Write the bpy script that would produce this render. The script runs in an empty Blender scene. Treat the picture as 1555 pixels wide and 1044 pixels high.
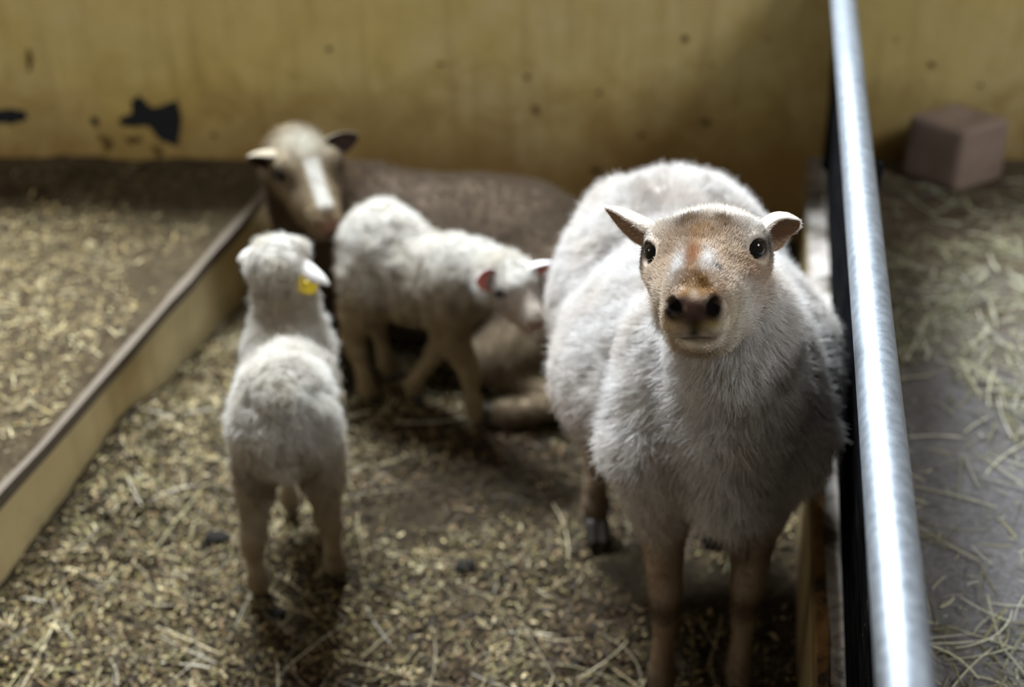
import bpy, math, random
import numpy as np
from mathutils import Vector

# ------------------------------------------------------------------ camera, world, lights, exposure
scn = bpy.context.scene
H, PITCH, FPX = 1.5, math.radians(30.3), 2160.0
cam_d = bpy.data.cameras.new('camera')
cam_d.sensor_width = 36.0
cam_d.lens = FPX / 1555 * 36.0
cam_d.clip_start = 0.05
cam = bpy.data.objects.new('camera', cam_d)
scn.collection.objects.link(cam)
cam.location = (0, 0, H)
cam.rotation_euler = (math.pi / 2 - PITCH, 0, 0)
cam_d.dof.use_dof = True
cam_d.dof.focus_distance = 1.56
cam_d.dof.aperture_fstop = 2.2
scn.camera = cam

world = bpy.data.worlds.new('barn_air'); scn.world = world
world.use_nodes = True
bg = world.node_tree.nodes['Background']
bg.inputs[0].default_value = (1.0, 0.90, 0.74, 1)
bg.inputs[1].default_value = 0.20


def area_light(name, loc, target, sx, sy, power, color):
    d = bpy.data.lights.new(name, 'AREA')
    d.shape = 'RECTANGLE'; d.size = sx; d.size_y = sy
    d.energy = power; d.color = color
    o = bpy.data.objects.new(name, d); scn.collection.objects.link(o)
    o.location = loc
    o.rotation_euler = (Vector(target) - Vector(loc)).to_track_quat('-Z', 'Y').to_euler()
    return o


# daylight through the high window above the back wall's sill, and from the barn's side windows
area_light('back_window_light', (-0.7, 3.65, 3.3), (-0.1, 1.9, 0.2), 1.5, 0.6, 620, (0.82, 0.91, 1.0))
area_light('right_window_light', (2.5, 0.5, 3.1), (0.3, 1.6, 0.4), 1.2, 0.9, 62, (0.88, 0.94, 1.0))
area_light('left_window_light', (-3.6, 1.2, 2.0), (-0.2, 2.4, 0.3), 1.4, 1.0, 26, (1.0, 0.96, 0.90))

scn.view_settings.view_transform = 'Standard'
scn.view_settings.look = 'None'
scn.view_settings.exposure = 0.0
scn.view_settings.gamma = 1.0
scn.view_settings.use_curve_mapping = False

rng = np.random.default_rng(7)
random.seed(7)


# ------------------------------------------------------------------ small helpers
def tag(o, label=None, cat=None, group=None, kind=None):
    if label: o['label'] = label
    if cat: o['category'] = cat
    if group: o['group'] = group
    if kind: o['kind'] = kind
    return o


def empty(name, loc, label, cat, group=None):
    o = bpy.data.objects.new(name, None); scn.collection.objects.link(o)
    o.location = loc
    o.empty_display_size = 0.1
    return tag(o, label, cat, group)


def link(o, parent=None):
    scn.collection.objects.link(o)
    if parent is not None:
        o.parent = parent
    return o


def mesh_obj(name, V, F, mat, parent=None, col=None, smooth=True, origin=(0, 0, 0)):
    me = bpy.data.meshes.new(name)
    V = np.asarray(V, dtype=np.float32) - np.asarray(origin, dtype=np.float32)
    if isinstance(F, np.ndarray):
        n, k = F.shape
        me.vertices.add(len(V)); me.vertices.foreach_set('co', V.ravel())
        me.loops.add(n * k); me.loops.foreach_set('vertex_index', F.ravel().astype(np.int32))
        me.polygons.add(n)
        me.polygons.foreach_set('loop_start', np.arange(0, n * k, k, dtype=np.int32))
        me.polygons.foreach_set('loop_total', np.full(n, k, dtype=np.int32))
        me.update(calc_edges=True)
    else:
        me.from_pydata([tuple(map(float, v)) for v in V], [], [tuple(map(int, f)) for f in F])
        me.update()
    me.polygons.foreach_set('use_smooth', np.full(len(me.polygons), smooth))
    if col is not None:
        a = me.attributes.new('col', 'FLOAT_COLOR', 'POINT')
        c = np.ones((len(V), 4), dtype=np.float32); c[:, :3] = col
        a.data.foreach_set('color', c.ravel())
    me.materials.append(mat)
    o = bpy.data.objects.new(name, me)
    if parent is None:
        o.location = origin
    return link(o, parent)


def rand_hash(ix, iy, iz, seed):
    h = (ix.astype(np.int64) * 374761393 + iy.astype(np.int64) * 668265263 + iz.astype(np.int64) * 2147483647 + seed * 1274126177) & 0xFFFFFFFF
    h = ((h ^ (h >> 13)) * 1274126177) & 0xFFFFFFFF
    h = ((h ^ (h >> 16)) * 2246822519) & 0xFFFFFFFF
    return ((h ^ (h >> 15)) & 0xFFFFFF) / float(0xFFFFFF)


def vnoise(p, freq, seed=0):
    """value noise in -1..1"""
    q = np.asarray(p, dtype=np.float64) * freq + 1000.0
    i = np.floor(q).astype(np.int64); f = q - i
    f = f * f * (3 - 2 * f)
    out = 0
    for dx in (0, 1):
        wx = f[:, 0] if dx else 1 - f[:, 0]
        for dy in (0, 1):
            wy = f[:, 1] if dy else 1 - f[:, 1]
            for dz in (0, 1):
                wz = f[:, 2] if dz else 1 - f[:, 2]
                out = out + wx * wy * wz * rand_hash(i[:, 0] + dx, i[:, 1] + dy, i[:, 2] + dz, seed)
    return out * 2 - 1


def vnoise3(p, freq, seed=0):
    return np.stack([vnoise(p, freq, seed + k * 17) for k in range(3)], axis=1)


def unit(v):
    v = np.asarray(v, dtype=np.float64)
    return v / (np.linalg.norm(v, axis=-1, keepdims=True) + 1e-12)


def smoothstep(a, b, x):
    t = np.clip((x - a) / (b - a), 0, 1)
    return t * t * (3 - 2 * t)


def mixc(c0, c1, w):
    w = np.asarray(w)[:, None]
    return np.asarray(c0) * (1 - w) + np.asarray(c1) * w


# ------------------------------------------------------------------ node helpers
def new_mat(name, rough=0.9, spec=0.2):
    m = bpy.data.materials.new(name); m.use_nodes = True
    nt = m.node_tree; b = nt.nodes['Principled BSDF']
    b.inputs['Roughness'].default_value = rough
    b.inputs['Specular IOR Level'].default_value = spec
    return m, nt, b


def nd(nt, t, **kw):
    n = nt.nodes.new(t)
    for k, v in kw.items():
        setattr(n, k, v)
    return n


def noise_node(nt, scale, detail=4, rough=0.6, coord=None, dist=0.0):
    n = nd(nt, 'ShaderNodeTexNoise')
    n.inputs['Scale'].default_value = scale
    n.inputs['Detail'].default_value = detail
    n.inputs['Roughness'].default_value = rough
    n.inputs['Distortion'].default_value = dist
    if coord is not None:
        nt.links.new(coord, n.inputs['Vector'])
    return n


def ramp(nt, src, stops):
    r = nd(nt, 'ShaderNodeValToRGB')
    el = r.color_ramp.elements
    while len(el) < len(stops):
        el.new(0.5)
    for e, (p, c) in zip(el, stops):
        e.position = p; e.color = (*c, 1) if len(c) == 3 else c
    nt.links.new(src, r.inputs[0])
    return r


def mix(nt, fac, a, b, mode='MIX'):
    m = nd(nt, 'ShaderNodeMix', data_type='RGBA', blend_type=mode)
    for sock, v in ((m.inputs[0], fac), (m.inputs[6], a), (m.inputs[7], b)):
        if isinstance(v, (int, float)):
            sock.default_value = v
        elif isinstance(v, tuple):
            sock.default_value = (*v, 1)
        else:
            nt.links.new(v, sock)
    return m.outputs[2]


def bump(nt, b, height, strength=0.3, dist=0.005):
    n = nd(nt, 'ShaderNodeBump')
    n.inputs['Strength'].default_value = strength
    n.inputs['Distance'].default_value = dist
    nt.links.new(height, n.inputs['Height'])
    nt.links.new(n.outputs[0], b.inputs['Normal'])


def geo_pos(nt):
    return nd(nt, 'ShaderNodeNewGeometry').outputs['Position']


def flat_mat(name, c, rough=0.8, spec=0.3, metallic=0.0):
    m, nt, b = new_mat(name, rough, spec)
    n = noise_node(nt, 60, 3, 0.6, nd(nt, 'ShaderNodeTexCoord').outputs['Object'])
    col = mix(nt, n.outputs['Fac'], tuple(x * 0.8 for x in c), tuple(min(1, x * 1.15) for x in c))
    nt.links.new(col, b.inputs['Base Color'])
    b.inputs['Metallic'].default_value = metallic
    return m


def attr_mat(name, rough=0.9, spec=0.15, noise_amt=0.25, nscale=120, bump_s=0.0):
    m, nt, b = new_mat(name, rough, spec)
    at = nd(nt, 'ShaderNodeAttribute', attribute_name='col')
    n = noise_node(nt, nscale, 4, 0.6, geo_pos(nt))
    r = ramp(nt, n.outputs['Fac'], [(0.25, (1 - noise_amt,) * 3), (0.75, (1 + 0 * noise_amt,) * 3)])
    nt.links.new(mix(nt, 1.0, at.outputs['Color'], r.outputs[0], 'MULTIPLY'), b.inputs['Base Color'])
    if bump_s:
        bump(nt, b, n.outputs['Fac'], bump_s, 0.002)
    return m


def hair_mat(name, transl=0.35):
    m = bpy.data.materials.new(name); m.use_nodes = True
    nt = m.node_tree; nt.nodes.clear()
    out = nd(nt, 'ShaderNodeOutputMaterial')
    at = nd(nt, 'ShaderNodeAttribute', attribute_name='col')
    d = nd(nt, 'ShaderNodeBsdfDiffuse'); t = nd(nt, 'ShaderNodeBsdfTranslucent')
    g = nd(nt, 'ShaderNodeMixShader'); g.inputs[0].default_value = transl
    nt.links.new(at.outputs['Color'], d.inputs[0]); nt.links.new(at.outputs['Color'], t.inputs[0])
    nt.links.new(d.outputs[0], g.inputs[1]); nt.links.new(t.outputs[0], g.inputs[2])
    nt.links.new(g.outputs[0], out.inputs[0])
    return m


M_HIDE = attr_mat('sheep_hide', 1.0, 0.03, 0.15, 250, 0.3)
M_WOOL = hair_mat('wool_fibre')
M_HOOF = flat_mat('horn_hoof', (0.035, 0.028, 0.02), 0.6, 0.3)
M_STRAW = attr_mat('dry_stalks', 0.7, 0.25, 0.3, 90)


# ------------------------------------------------------------------ soft solid modelling (signed distance field -> one skin)
class Solid:
    def __init__(self):
        self.p = []

    def cone(self, a, b, r1, r2, k=0.03, op=1):
        self.p.append(('c', np.array(a, float), np.array(b, float), r1, r2, k, op)); return self

    def chain(self, pts, k=0.03):
        for (a, r1), (b, r2) in zip(pts[:-1], pts[1:]):
            self.cone(a, b, r1, r2, k)
        return self

    def ell(self, c, r, R=None, k=0.03, op=1):
        self.p.append(('e', np.array(c, float), np.array(r, float), np.eye(3) if R is None else np.array(R, float), 0, k, op)); return self

    def mesh(self, h, smooth=1):
        lo = np.full(3, 1e9); hi = -lo
        for q in self.p:
            if q[6] < 0: continue
            if q[0] == 'c':
                for c, r in ((q[1], q[3]), (q[2], q[4])):
                    lo = np.minimum(lo, c - r); hi = np.maximum(hi, c + r)
            else:
                m = q[2].max(); lo = np.minimum(lo, q[1] - m); hi = np.maximum(hi, q[1] + m)
        lo -= 0.02; hi += 0.02
        n = np.ceil((hi - lo) / h).astype(int) + 1
        D = np.full(n, 0.5, dtype=np.float32)
        ax = [(lo[i] + h * np.arange(n[i])).astype(np.float32) for i in range(3)]
        for q in self.p:
            k = q[5]; mg = abs(k) + 3 * h + 0.012
            if q[0] == 'c':
                bl = np.minimum(q[1] - q[3], q[2] - q[4]) - mg; bh = np.maximum(q[1] + q[3], q[2] + q[4]) + mg
            else:
                m = q[2].max(); e = np.sqrt(((q[3].T * q[2]) ** 2).sum(1)); bl = q[1] - e - mg; bh = q[1] + e + mg
            i0 = np.clip(np.floor((bl - lo) / h).astype(int), 0, n - 1); i1 = np.clip(np.ceil((bh - lo) / h).astype(int) + 1, 1, n)
            if (i1 <= i0).any(): continue
            sl = tuple(slice(a, b) for a, b in zip(i0, i1))
            X = ax[0][sl[0]][:, None, None]; Y = ax[1][sl[1]][None, :, None]; Z = ax[2][sl[2]][None, None, :]
            if q[0] == 'c':
                a, b = q[1], q[2]; ba = b - a; L2 = float(ba @ ba) + 1e-12
                t = ((X - a[0]) * ba[0] + (Y - a[1]) * ba[1] + (Z - a[2]) * ba[2]) / L2
                t = np.clip(t, 0, 1)
                d = np.sqrt((X - a[0] - t * ba[0]) ** 2 + (Y - a[1] - t * ba[1]) ** 2 + (Z - a[2] - t * ba[2]) ** 2) - (q[3] + (q[4] - q[3]) * t)
            else:
                c, r, R = q[1], q[2], q[3]      # rows of R are the ellipsoid's axes
                x, y, z = X - c[0], Y - c[1], Z - c[2]
                l = [(R[i][0] * x + R[i][1] * y + R[i][2] * z) for i in range(3)]
                k0 = np.sqrt(sum((l[i] / r[i]) ** 2 for i in range(3))) + 1e-6
                k1 = np.sqrt(sum((l[i] / r[i] ** 2) ** 2 for i in range(3))) + 1e-6
                d = k0 * (k0 - 1) / k1
            A = D[sl]
            if q[6] > 0:
                w = np.clip(k - np.abs(A - d), 0, None) / k
                D[sl] = np.minimum(A, d) - w * w * k * 0.25
            else:
                w = np.clip(k - np.abs(A + d), 0, None) / k
                D[sl] = np.maximum(A, -d) + w * w * k * 0.25
        return surface_nets(D, lo, h, smooth)


def surface_nets(D, lo, h, smooth):
    s = D < 0
    nx, ny, nz = D.shape
    cnt = np.zeros((nx - 1, ny - 1, nz - 1), dtype=np.int8)
    for i in (0, 1):
        for j in (0, 1):
            for k in (0, 1):
                cnt += s[i:nx - 1 + i, j:ny - 1 + j, k:nz - 1 + k]
    cells = np.argwhere((cnt > 0) & (cnt < 8))
    vid = np.full(cnt.shape, -1, dtype=np.int32)
    vid[tuple(cells.T)] = np.arange(len(cells))
    acc = np.zeros((len(cells), 3)); num = np.zeros(len(cells))
    corners = [(i, j, k) for i in (0, 1) for j in (0, 1) for k in (0, 1)]
    val = {c: D[cells[:, 0] + c[0], cells[:, 1] + c[1], cells[:, 2] + c[2]].astype(float) for c in corners}
    for c in corners:
        for axn in range(3):
            if c[axn]: continue
            e = list(c); e[axn] = 1; e = tuple(e)
            v0, v1 = val[c], val[e]
            m = (v0 < 0) != (v1 < 0)
            t = np.where(m, v0 / np.where(m, v0 - v1, 1), 0)
            pt = np.zeros((len(cells), 3)) + c; pt[:, axn] = t
            acc[m] += pt[m]; num[m] += 1
    V = lo + h * (cells + acc / num[:, None])
    F = []
    for axn in range(3):
        a = [slice(1, -1)] * 3; b = [slice(1, -1)] * 3
        a[axn] = slice(0, -1); b[axn] = slice(1, None)
        s0, s1 = s[tuple(a)], s[tuple(b)]
        e = np.argwhere(s0 != s1)
        off = np.array([1, 1, 1]); off[axn] = 0
        g = e + off
        inside = s0[tuple(e.T)]
        u, v = [(1, 2), (2, 0), (0, 1)][axn]
        du = np.zeros(3, int); du[u] = 1; dv = np.zeros(3, int); dv[v] = 1
        q = [vid[tuple((g - x).T)] for x in (du + dv, dv, 0 * du, du)]
        q = np.stack(q, 1)
        q[~inside] = q[~inside][:, ::-1]
        F.append(q)
    F = np.concatenate(F)
    F = F[(F >= 0).all(1)]
    # keep the largest connected skin is not needed: every solid is joined by construction
    for _ in range(smooth):
        S = np.zeros_like(V); n_ = np.zeros(len(V))
        for i in range(4):
            a, b = F[:, i], F[:, (i + 1) % 4]
            np.add.at(S, a, V[b]); np.add.at(n_, a, 1)
        V = V * 0.5 + 0.5 * S / np.maximum(n_, 1)[:, None]
    return V, F


def vnormals(V, F):
    a, b, c, d = (V[F[:, i]] for i in range(4))
    fn = np.cross(c - a, d - b)
    N = np.zeros_like(V)
    for i in range(4):
        for k in range(3):
            N[:, k] += np.bincount(F[:, i], fn[:, k], len(V))
    return unit(N)


CAMP = np.array([0, 0, H])


def fur(parent, origin, V, F, N, n, length, flow, colour, density=None, lift=0.6, radius=0.00035, clump=0.35, cfreq=90,
        curl=0.0, K=4, droop=0.0, name='wool', seed=1, frizz=0.15, vary=0.2):
    """real strands rooted in the skin; length/flow/colour/density are functions of the root positions"""
    r = np.random.default_rng(seed)
    T = np.concatenate([F[:, [0, 1, 2]], F[:, [0, 2, 3]]])
    A, B, C = V[T[:, 0]], V[T[:, 1]], V[T[:, 2]]
    ctr = (A + B + C) / 3; fn = np.cross(B - A, C - A); area = np.linalg.norm(fn, axis=1) * 0.5
    w = area.copy()
    fac = (unit(fn) * unit(CAMP - ctr)).sum(1)
    w *= np.where(fac > -0.25, 1.0, 0.3)
    if density is not None:
        w *= density(ctr)
    idx = r.choice(len(T), size=n, p=w / w.sum())
    u, v = r.random(n), r.random(n); sw = u + v > 1
    u[sw], v[sw] = 1 - u[sw], 1 - v[sw]
    wa = (1 - u - v)[:, None]; u = u[:, None]; v = v[:, None]
    P = A[idx] * wa + B[idx] * u + C[idx] * v
    Nn = unit(N[T[idx, 0]] * wa + N[T[idx, 1]] * u + N[T[idx, 2]] * v)
    L = length(P) * (0.55 + 0.45 * r.random(n) + 0.5 * r.random(n) ** 6)
    fl = flow(P)
    fl = unit(fl - (fl * Nn).sum(1)[:, None] * Nn)
    cl = vnoise3(P, cfreq, seed) * clump + vnoise3(P, cfreq * 0.35, seed + 5) * clump * 0.7
    d0 = unit(Nn * lift + fl * (1 - lift) + cl + r.normal(0, frizz, (n, 3)))
    perp = unit(np.cross(d0, Nn + 0.01)); perp2 = np.cross(d0, perp)
    ph = (vnoise(P, cfreq, seed + 9) * 6 + r.random(n) * 1.5)[:, None]
    pts = np.zeros((n, K, 3), dtype=np.float32)
    for k in range(K):
        t = k / (K - 1)
        q = P - Nn * 0.0008 + d0 * (L * t)[:, None] + fl * (L * t * t * 0.35)[:, None]
        q[:, 2] -= L * t * t * droop
        if curl:
            q = q + (perp * np.cos(ph + t * 7) + perp2 * np.sin(ph + t * 7)) * (curl * t)
        pts[:, k] = q - origin
    cu = bpy.data.hair_curves.new(name)
    cu.add_curves([K] * n)
    cu.attributes['position'].data.foreach_set('vector', pts.ravel())
    ra = cu.attributes.get('radius') or cu.attributes.new('radius', 'FLOAT', 'POINT')
    tap = np.linspace(1, 0.35, K)
    ra.data.foreach_set('value', (radius * (0.8 + 0.4 * r.random(n))[:, None] * tap[None, :]).astype(np.float32).ravel())
    c = np.ones((n, 4), dtype=np.float32)
    c[:, :3] = np.clip(colour(P) * (1 - vary + 2 * vary * r.random(n))[:, None], 0, 0.92)
    ca = cu.attributes.new('col', 'FLOAT_COLOR', 'CURVE')
    ca.data.foreach_set('color', c.ravel())
    cu.materials.append(M_WOOL)
    return link(bpy.data.objects.new(name, cu), parent)


# ------------------------------------------------------------------ sheep anatomy shared by the four animals
class Frame:
    """head frame: n = towards the nose, s = towards the image's right, u = up"""
    def __init__(self, E, az, elev, roll=0.0, sc=1.0):
        n = np.array([math.sin(az) * math.cos(elev), -math.cos(az) * math.cos(elev), math.sin(elev)])
        s = unit(np.cross(np.array([0, 0, 1.0]), n))          # for a head facing the camera this is image right
        u = np.cross(n, s)
        c, q = math.cos(roll), math.sin(roll)
        s, u = s * c + u * q, u * c - s * q
        self.E, self.n, self.s, self.u, self.sc = np.array(E, float), n, s, u, sc
        self.R = np.array([n, s, u])

    def __call__(self, a, b, c):
        return self.E + self.sc * (a * self.n + b * self.s + c * self.u)

    def local(self, P):
        return ((P - self.E) @ self.R.T) / self.sc

    def dir(self, a, b, c):
        return unit(a * self.n + b * self.s + c * self.u)


def add_head(S, f, muzzle=1.0, jaw=1.0, forehead=0.0, flat=1.0):
    c = f.sc
    def r(*v): return [x * c for x in v]
    S.ell(f(-0.045, 0, -0.006), r(0.066, 0.056, 0.042 * flat), f.R, 0.03 * c)            # brain case
    S.ell(f(-0.015, 0, 0.010 + forehead), r(0.042, 0.056, 0.025 * flat), f.R, 0.02 * c)   # forehead
    for q in (-1, 1):
        S.ell(f(0.000, q * 0.045, 0.010), r(0.028, 0.024, 0.024), f.R, 0.018 * c)    # brow and orbit
        S.cone(f(0.006, q * 0.044, -0.012), f(0.070 * muzzle, q * 0.024, -0.022), 0.025 * c, 0.022 * c, 0.02 * c)  # cheek bone
        S.cone(f(-0.035, q * 0.028, -0.050 * jaw), f(0.075 * muzzle, q * 0.014, -0.050 * jaw), 0.033 * c, 0.023 * c, 0.025 * c)  # jaw
    S.cone(f(0.0, 0, 0.0), f(0.100 * muzzle, 0, -0.008), 0.040 * c, 0.026 * c, 0.025 * c)   # nose bridge
    S.ell(f(0.112 * muzzle, 0, -0.020), r(0.034, 0.033, 0.027), f.R, 0.018 * c)              # muzzle
    for q in (-1, 1):
        S.ell(f(0.120 * muzzle, q * 0.017, -0.032), r(0.026, 0.018, 0.018), f.R, 0.012 * c)    # upper lip halves
        S.ell(f(0.131 * muzzle, q * 0.017, -0.012), r(0.014, 0.014, 0.015), f.R, 0.008 * c)    # nostril wings
    S.ell(f(0.104 * muzzle, 0, -0.056), r(0.032, 0.022, 0.013), f.R, 0.008 * c)              # lower lip and chin
    # nostrils, philtrum, mouth slit, eye sockets
    for q in (-1, 1):
        S.cone(f(0.150 * muzzle, q * 0.013, -0.017), f(0.136 * muzzle, q * 0.023, -0.006), 0.0046 * c, 0.0068 * c, 0.003 * c, -1)
        S.cone(f(0.140 * muzzle, 0, -0.046), f(0.128 * muzzle, q * 0.022, -0.054), 0.0020 * c, 0.0010 * c, 0.004 * c, -1)
        S.ell(f(0.017, q * 0.061, 0.009), r(0.0150, 0.014, 0.0112), f.R, 0.005 * c, -1)
    S.cone(f(0.149 * muzzle, 0, -0.020), f(0.146 * muzzle, 0, -0.040), 0.0018 * c, 0.0018 * c, 0.005 * c, -1)


def eyes(f, parent, origin, size=1.0, at=(0.0075, 0.0565, 0.009)):
    for q in (-1, 1):
        V, F = ball(14, 20)
        c = f(at[0], q * at[1], at[2])
        V = V * 0.0135 * f.sc * size + c
        col = np.tile(np.array([0.006, 0.004, 0.003]), (len(V), 1))
        mesh_obj('eye', V, F, M_EYE, parent, None, True, origin)


def ball(nr, ns):
    V = [(0, 0, 1)]
    for i in range(1, nr):
        t = math.pi * i / nr
        for j in range(ns):
            p = 2 * math.pi * j / ns
            V.append((math.sin(t) * math.cos(p), math.sin(t) * math.sin(p), math.cos(t)))
    V.append((0, 0, -1)); F = []
    for j in range(ns):
        F.append((0, 1 + j, 1 + (j + 1) % ns))
        F.append((len(V) - 1, len(V) - 1 - ns + (j + 1) % ns, len(V) - 1 - ns + j))
    for i in range(nr - 2):
        for j in range(ns):
            a = 1 + i * ns + j; b = 1 + i * ns + (j + 1) % ns
            F.append((a, a + ns, b + ns, b))
    return np.array(V), F


M_EYE, _nt, _b = new_mat('wet_dark_eye', 0.03, 0.35)
_l = nd(_nt, 'ShaderNodeLayerWeight'); _l.inputs[0].default_value = 0.3
_nt.links.new(ramp(_nt, _l.outputs['Facing'], [(0.0, (0.004, 0.003, 0.003)), (1.0, (0.02, 0.012, 0.008))]).outputs[0], _b.inputs['Base Color'])


def ear(base, tip, open_dir, width, cup=0.5, thick=0.003, curl_tip=0.0, root=0.55, nl=22, nw=13, blunt=2.6):
    """a leaf-shaped cupped ear as a closed shell; returns V, F (quads), inner mask"""
    base, tip = np.array(base), np.array(tip)
    ax = tip - base; L = np.linalg.norm(ax); ax = ax / L
    o = np.array(open_dir, float); o = unit(o - (o @ ax) * ax); sd = np.cross(ax, o)
    outer = []; inner = []
    for i in range(nl):
        t = i / (nl - 1)
        w = width * 0.5 * (root + (1 - root) * math.sin(min(1, t / 0.42) * math.pi / 2)) * (1 - max(0, (t - 0.42) / 0.58) ** blunt) + 0.0012
        phi_max = (1.5 - 0.7 * t) * cup * 2
        bend = curl_tip * max(0, t - 0.5) ** 2 * 4 * L
        for j in range(nw):
            g = (j / (nw - 1)) * 2 - 1
            ph = g * phi_max
            rr = w / max(math.sin(min(phi_max, 1.5)), 0.2)
            x = rr * math.sin(ph); y = rr * (1 - math.cos(ph))
            nrm = -math.sin(ph) * sd + math.cos(ph) * o
            P = base + ax * (t * L) + sd * x + o * (y - rr * 0.3 + bend)
            outer.append(P - nrm * thick * (0.5 + 0.5 * (1 - abs(g)))); inner.append(P + nrm * thick * 0.3 * (1 - abs(g)))
    V = np.array(outer + inner); n1 = nl * nw; F = []
    for i in range(nl - 1):
        for j in range(nw - 1):
            a = i * nw + j
            F.append((a, a + nw, a + nw + 1, a + 1)); F.append((n1 + a, n1 + a + 1, n1 + a + nw + 1, n1 + a + nw))
        for j in (0, nw - 1):
            a = i * nw + j; q = (a, n1 + a, n1 + a + nw, a + nw)
            F.append(q if j == 0 else q[::-1])
    a = (nl - 1) * nw
    for j in range(nw - 1):
        F.append((a + j, n1 + a + j, n1 + a + j + 1, a + j + 1)); F.append((j, j + 1, n1 + j + 1, n1 + j))
    F = np.array(F)
    # outward winding test
    mask = np.zeros(len(V), bool); mask[n1:] = True
    fo = F[0]; nn = np.cross(V[fo[1]] - V[fo[0]], V[fo[3]] - V[fo[0]])
    if nn @ o > 0:
        F = F[:, ::-1]
    return V, F, mask


def hoof(f_pos, fwd, size, parent, origin, mat=None):
    """two-toed hoof: a pair of tapered toes side by side"""
    fwd = unit(np.array([fwd[0], fwd[1], 0.0])); sd = np.array([-fwd[1], fwd[0], 0])
    S = Solid()
    for q in (-1, 1):
        b = np.array(f_pos) + sd * q * size * 0.42
        S.cone(b + fwd * size * 0.9 + [0, 0, size * 0.35], b - fwd * size * 0.1 + [0, 0, size * 1.3], size * 0.42, size * 0.55, size * 0.15)
        S.cone(b + fwd * size * 0.7 + [0, 0, size * 0.4], b - fwd * size * 0.6 + [0, 0, size * 0.4], size * 0.42, size * 0.45, size * 0.15)
    V, F = S.mesh(size * 0.13, 1)
    V[:, 2] = np.maximum(V[:, 2], f_pos[2])
    mesh_obj('hoof', V, F, mat or M_HOOF, parent, None, True, origin)


def seg_dist(P, a, b):
    a, b = np.array(a, float), np.array(b, float); ba = b - a
    t = np.clip(((P - a) @ ba) / (ba @ ba), 0, 1)
    return np.linalg.norm(P - a - t[:, None] * ba, axis=1), t


def merge(parts):
    V = []; F = []; M = []; n = 0
    for v, f, m in parts:
        V.append(v); F.append(f + n); M.append(m); n += len(v)
    return np.concatenate(V), np.concatenate(F), np.concatenate(M)


def spots(P, centres):
    """soft union of painted coat patches: (centre, radius, softness)"""
    w = np.zeros(len(P))
    for c, r, s in centres:
        w = np.maximum(w, 1 - smoothstep(r - s, r + s, np.linalg.norm(P - np.array(c), axis=1)))
    return w


# ------------------------------------------------------------------ the pen, its kerbs, the aisle and the wall
WALL_Y = 3.07
KERB_H = 0.20


def box(lo, hi):
    x0, y0, z0 = lo; x1, y1, z1 = hi
    V = [(x0, y0, z0), (x1, y0, z0), (x1, y1, z0), (x0, y1, z0), (x0, y0, z1), (x1, y0, z1), (x1, y1, z1), (x0, y1, z1)]
    F = [(0, 3, 2, 1), (4, 5, 6, 7), (0, 1, 5, 4), (1, 2, 6, 5), (2, 3, 7, 6), (3, 0, 4, 7)]
    return V, F


def bevel_obj(o, w, seg=2):
    m = o.modifiers.new('bevel', 'BEVEL'); m.width = w; m.segments = seg; m.limit_method = 'ANGLE'
    return o


def plaster_mat(name, base, alt, dirt, stain_lo=0.15, stain_hi=0.55):
    m, nt, b = new_mat(name, 0.75, 0.25)
    P = geo_pos(nt)
    n1 = noise_node(nt, 1.6, 5, 0.6, P, 0.6)
    n2 = noise_node(nt, 9, 6, 0.7, P, 0.3)
    n3 = noise_node(nt, 34, 4, 0.7, P)
    mp = nd(nt, 'ShaderNodeMapping'); mp.inputs['Scale'].default_value = (26, 26, 1.6)
    nt.links.new(P, mp.inputs[0])
    n4 = noise_node(nt, 1.0, 4, 0.6, mp.outputs[0])                  # vertical runs
    c = ramp(nt, n1.outputs['Fac'], [(0.30, base), (0.70, alt)]).outputs[0]
    s2 = ramp(nt, n2.outputs['Fac'], [(0.42, (0, 0, 0)), (0.72, (1, 1, 1))]).outputs[0]
    c = mix(nt, s2, c, tuple(0.82 * x for x in base))
    s4 = ramp(nt, n4.outputs['Fac'], [(0.52, (0, 0, 0)), (0.72, (0.35, 0.35, 0.35))]).outputs[0]
    c = mix(nt, s4, c, dirt)
    # splashed dirt band near the ground
    sx = nd(nt, 'ShaderNodeSeparateXYZ'); nt.links.new(P, sx.inputs[0])
    mr = nd(nt, 'ShaderNodeMapRange'); mr.inputs[1].default_value = stain_hi; mr.inputs[2].default_value = stain_lo
    nt.links.new(sx.outputs[2], mr.inputs[0])
    ad = nd(nt, 'ShaderNodeMath', operation='MULTIPLY_ADD')
    nt.links.new(n2.outputs['Fac'], ad.inputs[0]); ad.inputs[1].default_value = 0.9
    sb = nd(nt, 'ShaderNodeMath', operation='SUBTRACT'); nt.links.new(mr.outputs[0], sb.inputs[0]); sb.inputs[1].default_value = 0.45
    nt.links.new(sb.outputs[0], ad.inputs[2])
    r = ramp(nt, ad.outputs[0], [(0.30, (0, 0, 0)), (0.95, (0.85, 0.85, 0.85))])
    c = mix(nt, r.outputs[0], c, dirt)
    f = ramp(nt, n3.outputs['Fac'], [(0.70, (0, 0, 0)), (0.78, (0.7, 0.7, 0.7))]).outputs[0]
    c = mix(nt, f, c, tuple(0.5 * x for x in dirt))
    nt.links.new(c, b.inputs['Base Color'])
    bump(nt, b, n2.outputs['Fac'], 0.4, 0.006)
    return m


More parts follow.
